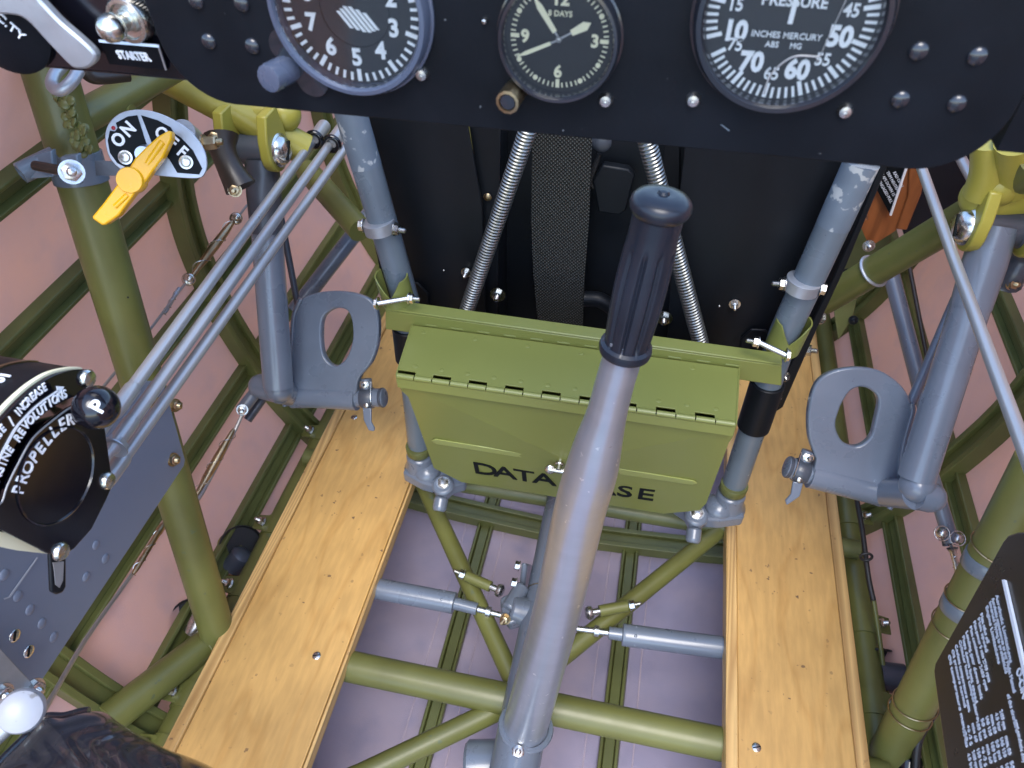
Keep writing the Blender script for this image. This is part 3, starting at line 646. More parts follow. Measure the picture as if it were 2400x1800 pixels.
# ------------------------------------------------------------------ rudder pedals
def pedal(label, P0, outer, slot, flange, sock, shaft, arm, headc, elbow, side, tab):
    nn = V((side * .06, -.82, .57)).normalized()
    g = lambda x, y, o=0: onp(x, y, P0, nn) + nn * o
    r = thing('rudder_pedal', label, 'rudder pedal', P0, 'blue grey rudder pedals')
    oc = catclosed([g(x, y) for x, y in outer], 6); ic0 = catclosed([g(x, y) for x, y in slot], 6)
    ctr = sum(ic0, V((0, 0, 0))) / len(ic0); tx = V((1, 0, 0)) - nn * nn.x; tx.normalize(); ty = nn.cross(tx)
    def radial(loop, a):
        dx, dy = math.cos(a), math.sin(a); best = None
        for i in range(len(loop)):
            p, q = loop[i] - ctr, loop[(i + 1) % len(loop)] - ctr
            p2, q2 = (p.dot(tx), p.dot(ty)), (q.dot(tx), q.dot(ty)); ex, ey = q2[0] - p2[0], q2[1] - p2[1]
            den = dx * ey - dy * ex
            if abs(den) < 1e-12: continue
            t = (p2[0] * ey - p2[1] * ex) / den; s = (p2[0] * dy - p2[1] * dx) / den
            if t > 0 and -1e-6 <= s <= 1 + 1e-6: best = t if best is None else max(best, t)
        return ctr + (tx * dx + ty * dy) * (best or .01)
    N_ = 72; o2 = [radial(oc, 2 * PI * k / N_) for k in range(N_)]; i2 = [radial(ic0, 2 * PI * k / N_) for k in range(N_)]
    part(MB().ring(o2, i2, nn * -.011), 'foot_plate', 'blue_grey', r, bev=.0022)
    fl = [g(x, y, .001) for x, y in flange]; part(MB().tube(cat(fl, 5), .0033, 10), 'edge_flange', 'blue_grey', r)
    s0, s1 = [g(x, y, -.0128) for x, y in sock]; part(MB().tube([s0, s1], .0168, 32), 'socket', 'blue_grey', r)
    h0 = g(*shaft, -.0128); dv = (h0 - s0).normalized()
    sh = part(MB().lathe(h0, -dv, [(.011, 0), (.0125, .001), (.0125, (h0 - s0).length), (.0125, (h0 - s1).length)], 28), 'shaft', 'blue_grey', r)
    c = h0.lerp(s0, .62); part(MB().lathe(c, dv, [(.0135, -.008), (.0145, -.006), (.0145, .006), (.0135, .008)], 24), 'collar', 'slate', sh)
    part(MB().lathe(h0 - dv * .006, dv, [(.0128, 0), (.0133, .0007), (.0133, .0035), (.0128, .004)], 24), 'snap_ring', 'slate', sh)
    up_ = nn.cross(dv) ; up_ = up_ if up_.z > 0 else -up_
    k = MB(); k.tube([c + up_ * .010, c + up_ * .026], .0075, 16); part(k, 'pinch_lug', 'blue_grey', sh, bev=.001)
    part(MB().hexa(c + up_ * .019 + nn * .006, nn, .005, .005, .003), 'bolt', 'zinc', sh)
    part(MB().tube(cat([c + up_ * .022 + nn * .003 + dv * .008, c + nn * .0145 + dv * .01, c - up_ * .012 + nn * .006 + dv * .008]), .0007, 6), 'locking_wire', 'zinc', sh)
    tp = [g(x, y, -.002) for x, y in tab]; part(MB().prism(tp, nn * -.004), 'hanging_tab', 'blue_grey', sh, bev=.0012)
    part(MB().dome(tp[0].lerp(tp[1], .5) + nn * .001 + up_ * .004, nn, .004, .002), 'rivet', 'zinc', sh)
    # arm
    A1 = P(*arm[1]); A0 = P(*arm[0]); part(MB().tube([A0, A0.lerp(A1, .12), A1], [.0175, .0185, .019], 32), 'arm_tube', 'blue_grey', r)
    wl = A0.lerp(A1, .0); pt = MB().tube([A0 + (A0 - A1).normalized() * .012, wl.lerp(A1, .10), wl.lerp(A1, .27)], [.0195, .0205, .0192], 28); part(pt, 'arm_sleeve', 'blue_grey' if side > 0 else 'slate', r)
    hx = P(*headc); k = MB(); k.tube([hx + V((-.021, 0, 0)), hx + V((.021, 0, 0))], .0175, 28); k.torus(hx + V((-.021 * 1, 0, 0)), (1, 0, 0), .016, .003); k.torus(hx + V((.021, 0, 0)), (1, 0, 0), .016, .003); part(k, 'pivot_head', 'slate', r)
    part(MB().torus(hx + V((side * .024, 0, 0)), (1, 0, 0), .0165, .0016), 'shim_ring', 'steel', r)
    e1, e2 = P(*elbow[0]), P(*elbow[1]); eb = MB(); eb.tube([s1, e1], [.0165, .0175], 28); eb.ball(A1.lerp(e1, .5), .0185, 32); eb.ball(e2, .0165, 28); eb.tube([e1, e2], .0170, 28); part(eb, 'elbow', 'blue_grey', r)
    return r
PL = V((-.37, .611, .189)); PR = V((.258, .60, .235))
pedal('left blue grey rudder pedal with long slot, hanging over the left foot board', PL,
      [(700, 705), (735, 688), (775, 682), (815, 684), (850, 693), (873, 708), (886, 745), (885, 802), (869, 850), (840, 888), (834, 925), (832, 932), (760, 928), (672, 922), (669, 905), (676, 830), (683, 752)],
      [(797, 722), (815, 730), (825, 757), (825, 800), (812, 838), (790, 857), (770, 850), (756, 825), (752, 780), (757, 745), (775, 727)],
      [(706, 700), (690, 740), (685, 800), (678, 870), (668, 910), (669, 952)], [(828, 937), (672, 928)], (893, 936),
      [(615, 400, .87), (652, 905, .955)], (600, 352, .862), [(655, 915, .97), (612, 905, .985)], -1,
      [(848, 955), (868, 958), (868, 990), (876, 1005), (874, 1012), (862, 1010), (850, 985)])
pedal('right blue grey rudder pedal with long slot, hanging over the right foot board', PR,
      [(1905, 915), (1925, 885), (1962, 867), (2016, 861), (2067, 871), (2112, 903), (2134, 938), (2138, 965), (2125, 1010), (2113, 1060), (2108, 1135), (2098, 1160), (2060, 1150), (1990, 1131), (1910, 1110), (1909, 1100), (1914, 1078), (1897, 1030), (1894, 970)],
      [(2022, 907), (2050, 920), (2060, 942), (2052, 985), (2040, 1025), (2009, 1046), (1975, 1035), (1959, 1000), (1966, 965), (1978, 938), (1995, 915)],
      [(2136, 945), (2137, 965), (2122, 1020), (2112, 1070), (2106, 1140), (2084, 1192)], [(1905, 1118), (2080, 1162)], (1848, 1100),
      [(2325, 560, .735), (2148, 1120, .80)], (2340, 532, .735), [(2150, 1158, .80), (2180, 1165, .80)], 1,
      [(1860, 1130), (1884, 1134), (1876, 1165), (1855, 1180), (1845, 1186), (1842, 1175), (1855, 1160)])
# bell crank links behind the pedal pivots
def crank(label, pts, col='brown_black'):
    r = thing('bell_crank', label, 'crank', P(*pts[1]), 'cranks beside the pedal pivots')
    q = cat([P(*p) for p in pts], 6); n = len(q)
    part(MB().tube(q, [.0185 - .005 * abs(math.sin(i / n * PI)) for i in range(n)], 14), 'arm', col, r)
    for p in (pts[0], pts[-1]): 
        a = P(*p); part(MB().hexa(a + V((0, -.012, .004)), (.3, -.8, .4), .006, .006, .004), 'bolt', 'brass', r)
crank('dark brown bell crank left of the left pedal pivot', [(518, 318, .80), (522, 350, .80), (540, 395, .805), (565, 440, .81)])
crank('dark blue grey bell crank at right edge behind the right pedal pivot', [(2425, 560, .77), (2400, 600, .79), (2375, 640, .8), (2360, 655, .81)], 'slate')
# ------------------------------------------------------------------ three push rods at left
rods = [((755, 300, .93), (268, 968, .545), 'uppermost of the three pale grey engine control rods at left'), ((800, 300, .92), (262, 1052, .545), 'middle one of the three pale grey engine control rods at left'), ((830, 318, .92), (240, 1142, .545), 'lowest of the three pale grey engine control rods at left')]
for i, (a, b_, l) in enumerate(rods):
    A, B = P(*a), P(*b_); r = thing('control_rod', l, 'control rod', B, 'grey engine control rods')
    part(MB().tube([A, B], .0052 if i < 2 else .005, 20), 'rod', 'rod', r); dr = (B - A).normalized()
    part(MB().lathe(B - dr * .03, dr, [(.0053, -.0), (.0062, .003), (.0062, .02), (.0055, .03), (.004, .034), (.004, .05)], 20), 'end_sleeve', 'rod', r)
    if i < 2:
        c = P((737, 778)[i], (327, 337)[i], (.895, .885)[i]); g_ = (A - B).normalized()
        part(MB().torus(c, g_, .0085, .0035), 'grommet', 'black_gloss', r); part(MB().tube([c, c + g_ * .04], .0085, 20), 'guide', 'rod', r)
    if i == 1: part(MB().hexa(P(266, 1050, .548), -dr, .0085, .007), 'lock_nut', 'alu_dull', r)
# ------------------------------------------------------------------ blue riveted plate + throttle quadrant
xp = -.445
bp = thing('riveted_plate', 'blue grey riveted side plate behind the throttle quadrant', 'metal plate', on(0, 100, 1590, xp))
gp = lambda x, y, o=0: on(0, x, y, xp + o)
part(MB().prism([gp(x, y) for x, y in ((318, 905), (345, 893), (372, 893), (386, 905), (434, 1078), (431, 1092), (100, 1592), (70, 1600), (-250, 1480), (-250, 1250), (60, 1180), (200, 1080))], (-.002, 0, 0)), 'plate', 'plate_blue', bp, bev=.0006)
for x, y in ((225, 1277), (247, 1309), (202, 1352), (10, 1347), (42, 1397), (70, 1429), (98, 1461), (126, 1493)): part(MB().dome(gp(x, y), (1, 0, 0), .0046, .0015), 'rivet', 'plate_blue', bp)
for x, y in ((35, 1490), (68, 1527)):
    q = part(MB().dome(gp(x, y), (1, 0, 0), .0055, .0018), 'screw', 'zinc', bp); part(MB().box(gp(x, y, .0019), (.0004, 0, 0), (0, .003, .003), (0, -.0005, .0005)), 'screw_slot', 'ink', q)
for x, y in ((365, 948), (405, 1077), (410, 950)): part(MB().hexa(gp(x, y, .001 if x != 410 else -.012), (1, -.2, .3), .0058, .006, .003), 'bolt', 'brass', bp)
part(MB().prism([gp(x, y, .0006) for x, y in ((86, 1306), (89, 1307), (24, 1400), (10, 1405), (8, 1402), (20, 1398))], (.0004, 0, 0)), 'scribed_line', 'white_worn', bp)
al = thing('aluminium_bracket', 'bare aluminium bracket with bolts at lower left edge under the blue plate', 'bracket', on(0, 0, 1640, -.41))
ga_ = lambda x, y, o=0: on(0, x, y, -.425 + o)
part(MB().prism([ga_(x, y) for x, y in ((-200, 1380), (0, 1520), (92, 1618), (60, 1680), (-200, 1760))], (-.003, 0, 0)), 'sheet', 'alu_dull', al, bev=.0006)
for x, y in ((5, 1625), (80, 1612)): part(MB().hexa(ga_(x, y), (1, -.3, .3), .0065, .007, .004), 'bolt', 'zinc', al)
kn = thing('white_knob_lever', 'round worn white knob on short lever at lower left edge', 'knob', P(48, 1670, .47))
kc = P(48, 1668, .47); ku = (V((.45, -.35, .8))).normalized()
part(MB().lathe(kc, ku, [(.010, -.012), (.0132, -.009), (.0138, -.003), (.0125, .001), (.008, .0035), (.001, .0042)], 36), 'knob', 'white_worn', kn)
part(MB().tube([kc - ku * .008, P(-20, 1735, .47), P(-120, 1790, .48)], [.006, .006, .006], 16), 'lever', 'alu_dull', kn)
# quadrant
xq = -.335
tq = thing('throttle_quadrant', 'glossy black engine control quadrant lettered PROPELLER with black lever ball', 'throttle quadrant', on(0, 100, 1200, xq))
q_ = lambda x, y, o=0: on(0, x, y, xp * 0 + xq + o)
XN = V((1, 0, 0))
def qp(pts, n=6, o=0): return cat([q_(x, y, o) for x, y in pts], n)
RIM = [(-90, 1120), (-40, 1035), (0, 988), (43, 941), (87, 903), (130, 878), (174, 867), (203, 866)]
SLO = [(172, 931), (150, 941), (120, 958), (90, 982), (64, 1006), (40, 1040), (20, 1078), (0, 1124), (-40, 1200)]
SLI = [(-60, 1230), (-5, 1185), (7, 1171), (17, 1139), (43, 1086), (72, 1034), (101, 1004), (150, 965), (172, 952)]
part(MB().prism(qp(RIM) + [q_(212, 872), q_(215, 884), q_(214, 905), q_(195, 925)] + qp(SLO) + [q_(-110, 1180)], (-.003, 0, 0)), 'face_band', 'black_gloss', tq, bev=.0005)
part(MB().prism(qp(SLI) + [q_(x, y) for x, y in ((200, 935), (240, 960), (262, 1115), (265, 1135), (250, 1170), (215, 1240), (175, 1285), (150, 1303), (138, 1304), (115, 1298), (0, 1240), (-120, 1180))], (-.003, 0, 0)), 'face_plate', 'black_gloss', tq, bev=.0005)
part(MB().tube(qp(SLI, 6, .0004), .0006, 6), 'edge_trim', 'alu_dull', tq)
dcn = onp(128, 1105, V((xq, 0, 0)), XN); dome = MB(); dr_ = (q_(212, 1105) - dcn).length * .98
dome.lathe(dcn + V((0, -.0, -.004)), XN, [(dr_, -.001), (dr_, .0008), (dr_ * .97, .0012), (dr_ * .94, -.0006), (dr_ * .6, -.002), (.001, -.0025)], 48); part(dome, 'dished_cover', 'black_gloss', tq)
rimp = qp(RIM, 6); rin_ = qp([(x + 14, y + 20) for x, y in RIM], 6)[::-1]
for o0, o1, name, m_, up_ in ((-.0032, -.0062, 'cream_band', 'cream', .0012), (-.0064, -.034, 'rim_band', 'black_metal', 0), (-.0342, -.0372, 'cream_band', 'brass', .0012), (-.0374, -.068, 'rim_band', 'black_metal', 0), (-.0682, -.0712, 'cream_band', 'brass', .0012), (-.0714, -.1, 'rim_band', 'black_metal', 0)):
    part(MB().prism([V((xq + o0, p.y, p.z + up_)) for p in rimp] + [V((xq + o0, p.y, p.z)) for p in rin_], (o1 - o0, 0, 0)), name, m_, tq)
for x, y in ((202, 887), (250, 1127), (140, 1292)):
    q = part(MB().lathe(q_(x, y), XN, [(.0062, 0), (.0062, .0015), (.005, .0032), (.002, .004), (.0005, .0041)], 24), 'screw', 'zinc', tq)
# legends
w = MB()
textpath(w, 'PROPELLER', qp([(50, 1162), (64, 1122), (80, 1090), (98, 1064), (113, 1043), (133, 1020), (153, 1005), (174, 993)]), .0122, XN, .008, .82)
textpath(w, 'ENGINE REVOLUTIONS', qp([(-12, 1145), (0, 1118), (23, 1066), (45, 1034), (69, 998), (100, 968), (125, 948), (158, 929)]), .0080, XN, .014, .78)
textpath(w, 'DECREASE | INCREASE', qp([(-45, 1100), (0, 1024), (20, 1000), (40, 981), (56, 961), (80, 936), (110, 912)]), .0074, XN, .014, .72)
part(w, 'lettering', 'white', tq)
w = MB(); w.prism(qp([(-25, 1115), (0, 1063), (30, 1008), (51, 982), (87, 947), (134, 914)], 6, .0003) + qp([(-25, 1115), (0, 1063), (30, 1008), (51, 982), (87, 947), (134, 914)], 6, .0003)[::-1][:0] + [p + V((0, .0012, -.0016)) for p in qp([(134, 914), (87, 947), (51, 982), (30, 1008), (0, 1063), (-25, 1115)], 6, .0003)], (.0003, 0, 0))
w.prism([q_(131, 905, .0003), q_(150, 906, .0003), q_(137, 927, .0003)], (.0003, 0, 0)); part(w, 'arrow', 'white', tq)
w = MB()
for txt, x, y, oo in (('8-01', 78, 912, -.020), ('2', 0, 990, -.020), ('0732', 40, 945, -.050)):
    a_ = q_(x, y) - V((xq, 0, 0)); b_ = q_(x + 20, y - 16) - V((xq, 0, 0)); rdir = (b_ - a_); rdir.x = 0; rdir.normalize(); nn_ = V((0, -rdir.z, rdir.y))
    if nn_.z < 0: nn_ = -nn_
    w = MB(); text(w, txt, V((xq + oo, a_.y, a_.z)) + nn_ * .0012, rdir, nn_.cross(rdir), .0095, .02); part(w, 'rim_number', 'white', tq)
lv = P(190, 965, .475); kb = P(226, 955, .452); part(MB().tube(cat([P(110, 1000, .51), P(140, 950, .50), lv, kb]), .0085, 20), 'lever', 'black_gloss', tq)
ball = part(MB().ball(kb, .0136, 36), 'lever_ball', 'black_gloss', tq)
w = MB(); nn_ = (CAM - kb).normalized() + V((.25, 0, 0)); nn_.normalize(); rgt = (P(250, 925, .45) - P(226, 955, .45)).normalized(); rgt = (rgt - nn_ * rgt.dot(nn_)).normalized(); text(w, 'P', kb + nn_ * .0134 - nn_.cross(rgt) * .002, rgt, nn_.cross(rgt), .012, .03); part(w, 'letter', 'white', ball)
part(MB().prism([q_(x, y, -.006) for x, y in ((118, 1295), (156, 1300), (156, 1375), (148, 1390), (135, 1394), (122, 1388))], (-.003, 0, 0)), 'hanging_tab', 'black_metal', tq, bev=.0012)
part(MB().prism([q_(x, y, -.005) for x, y in ((124, 1318), (150, 1316), (148, 1360), (140, 1378), (130, 1370), (128, 1340))], (-.0004, 0, 0)), 'worn_patch', 'alu_dull', tq)
part(MB().prism([q_(x, y, -.008) for x, y in ((-100, 1200), (130, 1300), (40, 1290), (-100, 1260))], (-.004, 0, 0)), 'back_flange', 'cream', tq)
part(MB().prism([V((xq - .012, p.y, p.z)) for p in [q_(x, y) for x, y in ((60, 1010), (235, 965), (255, 1120), (140, 1285), (-50, 1200))]], (-.03, 0, 0)), 'housing', 'black_gloss', tq, bev=.002)
# ------------------------------------------------------------------ cables and turnbuckles
def cable(label, pts, r, fit, name='control_cable', m='rod'):
    q = cat([P(*p) for p in pts], 4); root = thing(name, label, 'cable', q[-1], 'steel control cables')
    part(MB().tube(q, r, 8), 'wire_rope', m, root)
    for a, b_, prf, mm in fit:
        A, B = P(*a), P(*b_); d_ = (B - A).normalized(); L_ = (B - A).length
        part(MB().lathe(A, d_, [(rad, L_ * t) for rad, t in prf], 16), 'turnbuckle', mm, root)
        hx = [A + d_ * (L_ * i / 40) + (d_.orthogonal().normalized() * math.cos(i * .5) + d_.cross(d_.orthogonal()).normalized() * math.sin(i * .5)) * (prf[len(prf) // 2][0] * 1.15) for i in range(41)]
        part(MB().tube(hx, .0005, 5), 'locking_wire', 'zinc', root)
    return root
bar_ = [(.0015, 0), (.003, .05), (.0035, .15), (.0052, .3), (.0058, .5), (.0052, .7), (.0035, .85), (.0025, 1)]
c1 = cable('steel cable with brass turnbuckle running behind the control rods to the quadrant', [(580, 480, 1.02), (545, 525, .99), (430, 670, .93), (330, 800, .85), (235, 915, .78)], .0016, [((560, 500, 1.0), (450, 648, .94), bar_, 'brass'), ((420, 675, .925), (385, 735, .90), [(.002, 0), (.0026, .1), (.0026, .9), (.002, 1)], 'alu')])
for x, y, d_ in ((442, 655, .935), (553, 512, .995)): part(MB().ball(P(x, y, d_), .0085, 16, .6, (.5, -.6, .6)).ball(P(x + 2, y - 2, d_ - .005), .0045, 12), 'shackle', 'zinc', c1)
c2 = cable('thick steel cable with brass turnbuckle descending past the blue plate to black leather', [(575, 955, 1.0), (540, 1030, .99), (452, 1190, .95), (380, 1240, .93), (310, 1345, .88), (200, 1500, .75), (90, 1690, .62)], .0024, [((548, 1005, .99), (455, 1170, .955), bar_, 'brass'), ((385, 1225, .92), (312, 1345, .87), [(.002, 0), (.0045, .1), (.0045, .2), (.0035, .25), (.0033, .9), (.002, 1)], 'brass')])
part(MB().tube([P(640, 868, 1.02), P(565, 962, 1.0)], .0085, 18), 'link', 'blue_grey', c2); k = MB(); k.hexa(P(568, 960, .985), (.4, -.7, .5), .006, .008, .004); part(k, 'bolt', 'zinc', c2)
part(MB().tube([P(655, 880, 1.04), P(580, 985, 1.02)], .006, 12), 'link', 'slate', c2)
c3 = cable('steel cable with locking wire hanging from blue link under the right pedal', [(2228, 1275, .83), (2245, 1330, .84), (2262, 1420, .84), (2285, 1560, .85)], .0016, [((2232, 1285, .83), (2246, 1350, .83), [(.006, 0), (.0035, .15), (.0028, .5), (.003, 1)], 'steel'), ((2246, 1350, .83), (2258, 1405, .83), [(.0045, 0), (.0055, .2), (.0045, 1)], 'brass')])
part(MB().tube([P(2178, 1100, .84), P(2230, 1270, .83)], .0082, 18), 'link', 'blue_grey', c3); part(MB().tube([P(2205, 1180, .86), P(2220, 1280, .85)], .005, 12), 'link', 'slate', c3)
for x, y in ((2208, 1250), (2245, 1262)): part(MB().ball(P(x, y, .825), .006, 12).torus(P(x, y, .82), (0, -.5, .8), .008, .0007), 'shackle', 'steel', c3)
def simple(name, label, cat_, pts, r, m, group=None, seg=20):
    return tag(part(MB().tube(pts, r, seg), name, m), label, cat_, group)
simple('linkage_tube', 'slim blue grey tube between left pedal top and left support tube', 'tube', [P(868, 500, 1.12), P(690, 730, 1.12)], .0125, 'blue_grey', 'blue grey linkage tubes')
simple('linkage_rod', 'thin dark rod slanting behind the left pedal arm', 'rod', [P(645, 440, 1.0), P(698, 715, 1.03)], .0045, 'slate', 'thin linkage rods')
simple('linkage_tube', 'long blue grey tube rising left of the right pedal arm', 'tube', [P(2075, 590, 1.12), P(2165, 935, 1.06), P(2195, 1060, 1.02)], .0115, 'blue_grey', 'blue grey linkage tubes')
simple('linkage_rod', 'thin blue grey rod joining right pedal arm and foot plate', 'rod', [P(2240, 700, .84), P(2135, 945, .84)], .0055, 'blue_grey', 'thin linkage rods')
simple('grey_rod', 'long pale grey rod crossing in front of the right pedal arm', 'rod', [P(2155, 380, .80), P(2233, 600, .70), P(2445, 1170, .47)], .0052, 'rod', None)
simple('grey_rod', 'short pale grey rod showing between panel corner and yellow green casting', 'rod', [P(2235, 340, .9), P(2300, 460, .85)], .006, 'rod', None)
simple('roller_chain', 'brown chain running along the stringer beside the right blue tube', 'chain', [P(2125, 590, 1.1), P(2175, 850, 1.05)], .003, 'brown_black')
# ------------------------------------------------------------------ fuel cock
n_f = V((.3, -.75, .45)).normalized(); F0 = P(360, 340, .60)
gf = lambda x, y, o=0: onp(x, y, F0, n_f) + n_f * o
fc = thing('fuel_cock', 'black and silver ON OFF selector plate with yellow handle clamped to the left post', 'selector', F0)
outl = catclosed([gf(x, y) for x, y in ((246, 315), (253, 362), (275, 391), (304, 403), (391, 414), (460, 418), (479, 408), (485, 385), (480, 355), (462, 325), (434, 297), (380, 268), (333, 257), (289, 262), (260, 282))], 5)
plt = part(MB().prism(outl, n_f * -.003), 'dial_plate', 'alu_dull', fc, bev=.0005)
b = MB()
b.prism([gf(x, y, .0001) for x, y in ((322, 270), (300, 273), (272, 288), (276, 300), (270, 308), (258, 306), (253, 330), (258, 358), (275, 382), (302, 396), (322, 398), (330, 385), (331, 365), (348, 352))], n_f * .0005)
b.prism([gf(x, y, .0001) for x, y in ((331, 270), (370, 282), (400, 298), (408, 312), (424, 322), (452, 352), (474, 395), (467, 409), (416, 405), (398, 375), (380, 352), (360, 345))], n_f * .0005)
part(b, 'black_field', 'ink', plt)
b = MB(); text(b, 'O', gf(289, 338, .0007), gf(308, 318) - gf(290, 335), gf(284, 312) - gf(294, 330), .0135, .035, .9); text(b, 'N', gf(312, 313, .0007), gf(320, 303) - gf(305, 318), gf(292, 295) - gf(305, 315), .0135, .035, .9)
for ch, x, y in (('O', 372, 322), ('F', 398, 343), ('F', 420, 365)): text(b, ch, gf(x, y, .0007), gf(424, 366) - gf(398, 343), gf(400, 315) - gf(378, 335), .0132, .03, .9)
part(b, 'lettering', 'white', plt)
for x, y in ((295, 369), (437, 380)):
    q = part(MB().lathe(gf(x, y, .0006), n_f, [(.0056, 0), (.0056, .001), (.0042, .0012), (.0038, .0004), (.003, .0016), (.0005, .002)], 24), 'screw', 'zinc', plt)
part(MB().dome(gf(266, 300, .0003), n_f, .0016, .0006), 'red_dot', 'red', plt)
part(MB().lathe(gf(345, 362, 0), n_f, [(.0078, 0), (.0078, .003), (.006, .006), (.006, .012)], 28), 'spindle', 'alu', plt)
hd = MB(); H = lambda x, y, o: gf(x, y, o)
hd.prism([H(x, y, .009) for x, y in ((411, 309), (419, 312), (418, 330), (398, 372), (374, 404), (352, 436), (318, 400), (335, 372), (362, 345), (388, 322))], n_f * .011)
hd.prism([H(x, y, .010) for x, y in ((305, 420), (345, 440), (300, 502), (270, 523), (262, 524), (241, 510), (240, 504), (262, 478))], n_f * .012)
hnd = part(hd, 'handle', 'yellow', fc, bev=.0022)
part(MB().lathe(H(325, 422, .008), n_f, [(.0098, 0), (.0102, .001), (.0102, .014), (.0095, .0155), (.001, .0158)], 36), 'handle_hub', 'yellow', hnd)
part(MB().tube([H(362, 385, .018), H(398, 335, .0195)], .0028, 10), 'handle_ridge', 'yellow', hnd); part(MB().tube([H(292, 482, .0215), H(320, 455, .0215)], .0022, 10), 'handle_ridge', 'yellow', hnd)
part(MB().tube([gf(428, 322, -.028), gf(425, 308, -.004)], .010, 24), 'valve_body', 'alu', fc)
part(MB().hexa(gf(468, 335, -.012), (1, .2, .1), .0058, .012, .004), 'union_nut', 'brass', fc)
part(MB().prism([gf(x, y, -.006) for x, y in ((215, 376), (300, 378), (310, 412), (218, 412))], n_f * -.003), 'stay_plate', 'slate', fc)
pc = gl0.lerp(gl1, (385 - 100) / 1390 * .87); pa = (gl1 - gl0).normalized()
def near_axis(px_, py_):  # point of the post axis nearest that picture ray
    w_ = D(px_, py_).normalized(); n_ = w_.cross(pa); m_ = w_.cross(n_); t = -(gl0 - CAM).dot(m_) / pa.dot(m_); return gl0 + pa * t
pc = near_axis(195, 392)
part(MB().lathe(pc - pa * .014, pa, [(.0218, 0), (.0232, .0005), (.0232, .026), (.0218, .0265)], 36), 'clamp_band', 'blue_tube', fc)
b = MB(); ux_ = (P(195, 400, .6) - P(60, 400, .6)).normalized()
for x0, x1, dd in ((62, 120, .60), (140, 180, .585)): 
    b.prism([P(x, y, dd) for x, y in ((x0, 368), (x1, 352 + (10 if x0 > 100 else 0)), (x1 + 5, 415 + (20 if x0 > 100 else 0)), (x0 + 8, 420))], V((.0, .006, -.001)))
ck = part(b, 'clamp_ear', 'blue_tube', fc, bev=.001)
part(MB().tube([P(82, 388, .592), P(172, 405, .58)], .004, 12), 'clamp_bolt', 'brown_black', ck); part(MB().hexa(P(168, 403, .578), (.6, -.6, .4), .0075, .008, .009), 'nut', 'steel', ck)
e = MB(); e.lathe(P(48, 406, .60), (P(48, 406, .6) - P(75, 385, .6)).normalized() + V((0, -.6, .3)), [(.0085, -.03), (.0085, 0), (.0065, .0005), (.006, -.01)], 24); part(e, 'bush', 'blue_tube', ck)
# ------------------------------------------------------------------ ducts and cylinders low beside the boards
def cyl(name, label, a, b_, r, m, extra=None):
    A, B = P(*a), P(*b_); root = thing(name, label, 'cylinder', A); part(MB().tube([A, B], r, 28), 'body', m, root)
    d_ = (B - A).normalized()
    for t, rr_, mm, nm in extra or []:
        part(MB().lathe(A + (B - A) * t, d_, [(rr_, 0), (rr_ + .0015, .001), (rr_ + .0015, .008), (rr_, .009)], 28), nm, mm, root)
def port(label, px, py, d, R, cyl_, cr, m, ring=None, lean=V((0, 0, 0))):
    c = P(px, py, d); ax = ((CAM - c).normalized() + lean).normalized(); root = thing('duct_port', label, 'duct', c, 'black duct ports low on the skin')
    part(MB().lathe(c, ax, [(R, -.004), (R, 0), (R * .95, .0015), (R * .92, 0), (R * .9, -.003), (.0005, -.0035)], 36), 'rim', 'rubber', root)
    A, B = P(*cyl_[0]), P(*cyl_[1]); d_ = (B - A).normalized(); L_ = (B - A).length
    part(MB().lathe(A, d_, [(cr * .5, -.006), (cr * .85, -.003), (cr, 0), (cr, L_)], 28), 'pipe', m, root)
    if ring: part(MB().torus(c - ax * .002 + ring[0], ax, R * .96, .004, 40, 8), 'ring', ring[1], root)
port('oval black duct port with yellow edging just left of the left foot board', 566, 1284, 1.085, .033, ((568, 1300, 1.07), (545, 1330, 1.075)), .016, 'slate', (P(552, 1302, 1.085) - P(566, 1284, 1.085), 'dull_yellow'), V((.5, 0, .1)))
port('black duct port with bright steel pipe end beside the lower left tube joint', 452, 1462, 1.0, .034, ((474, 1442, .985), (452, 1482, .985)), .0125, 'steel', None, V((.3, 0, 0)))
port('round black duct port peeking out right of the right foot board', 2078, 1580, .985, .032, ((2118, 1592, .955), (2060, 1585, .96)), .019, 'slate')
port('shiny black duct port at the bottom edge beside the right green post', 2140, 1790, .885, .026, ((2130, 1775, .86), (2120, 1850, .86)), .015, 'black_gloss')
# wiring at right
wr = thing('wiring_loom', 'black electrical cable tied along the tube beside right foot board', 'cable', P(2012, 1180, .98))
part(MB().tube(cat([P(2008, 1170, 1.02), P(2022, 1250, 1.0), P(2035, 1350, .98), P(2048, 1412, .97)]), .0035, 10), 'cable', 'rubber', wr)
part(MB().tube(cat([P(2048, 1408, .965), P(2062, 1500, .96), P(2075, 1600, .95), P(2088, 1680, .94)]), .0030, 10), 'sleeved_cable', 'green', wr)
for x, y in ((2030, 1305), (2062, 1528)): part(MB().torus(P(x, y, .965), (0, 1, -.1), .007, .0018), 'cable_tie', 'rubber', wr)
wl = thing('black_cable', 'loose black cable looping under the lower end of right green post', 'cable', P(2200, 1650, .83))
part(MB().tube(cat([P(2235, 1600, .86), P(2200, 1655, .84), P(2155, 1730, .84), P(2145, 1810, .84)]), .0045, 12), 'cable', 'rubber', wl)
part(MB().tube(cat([P(2040, 1668, .93), P(2070, 1690, .9), P(2100, 1705, .89)]), .002, 8), 'thin_wire', 'rod', wl)
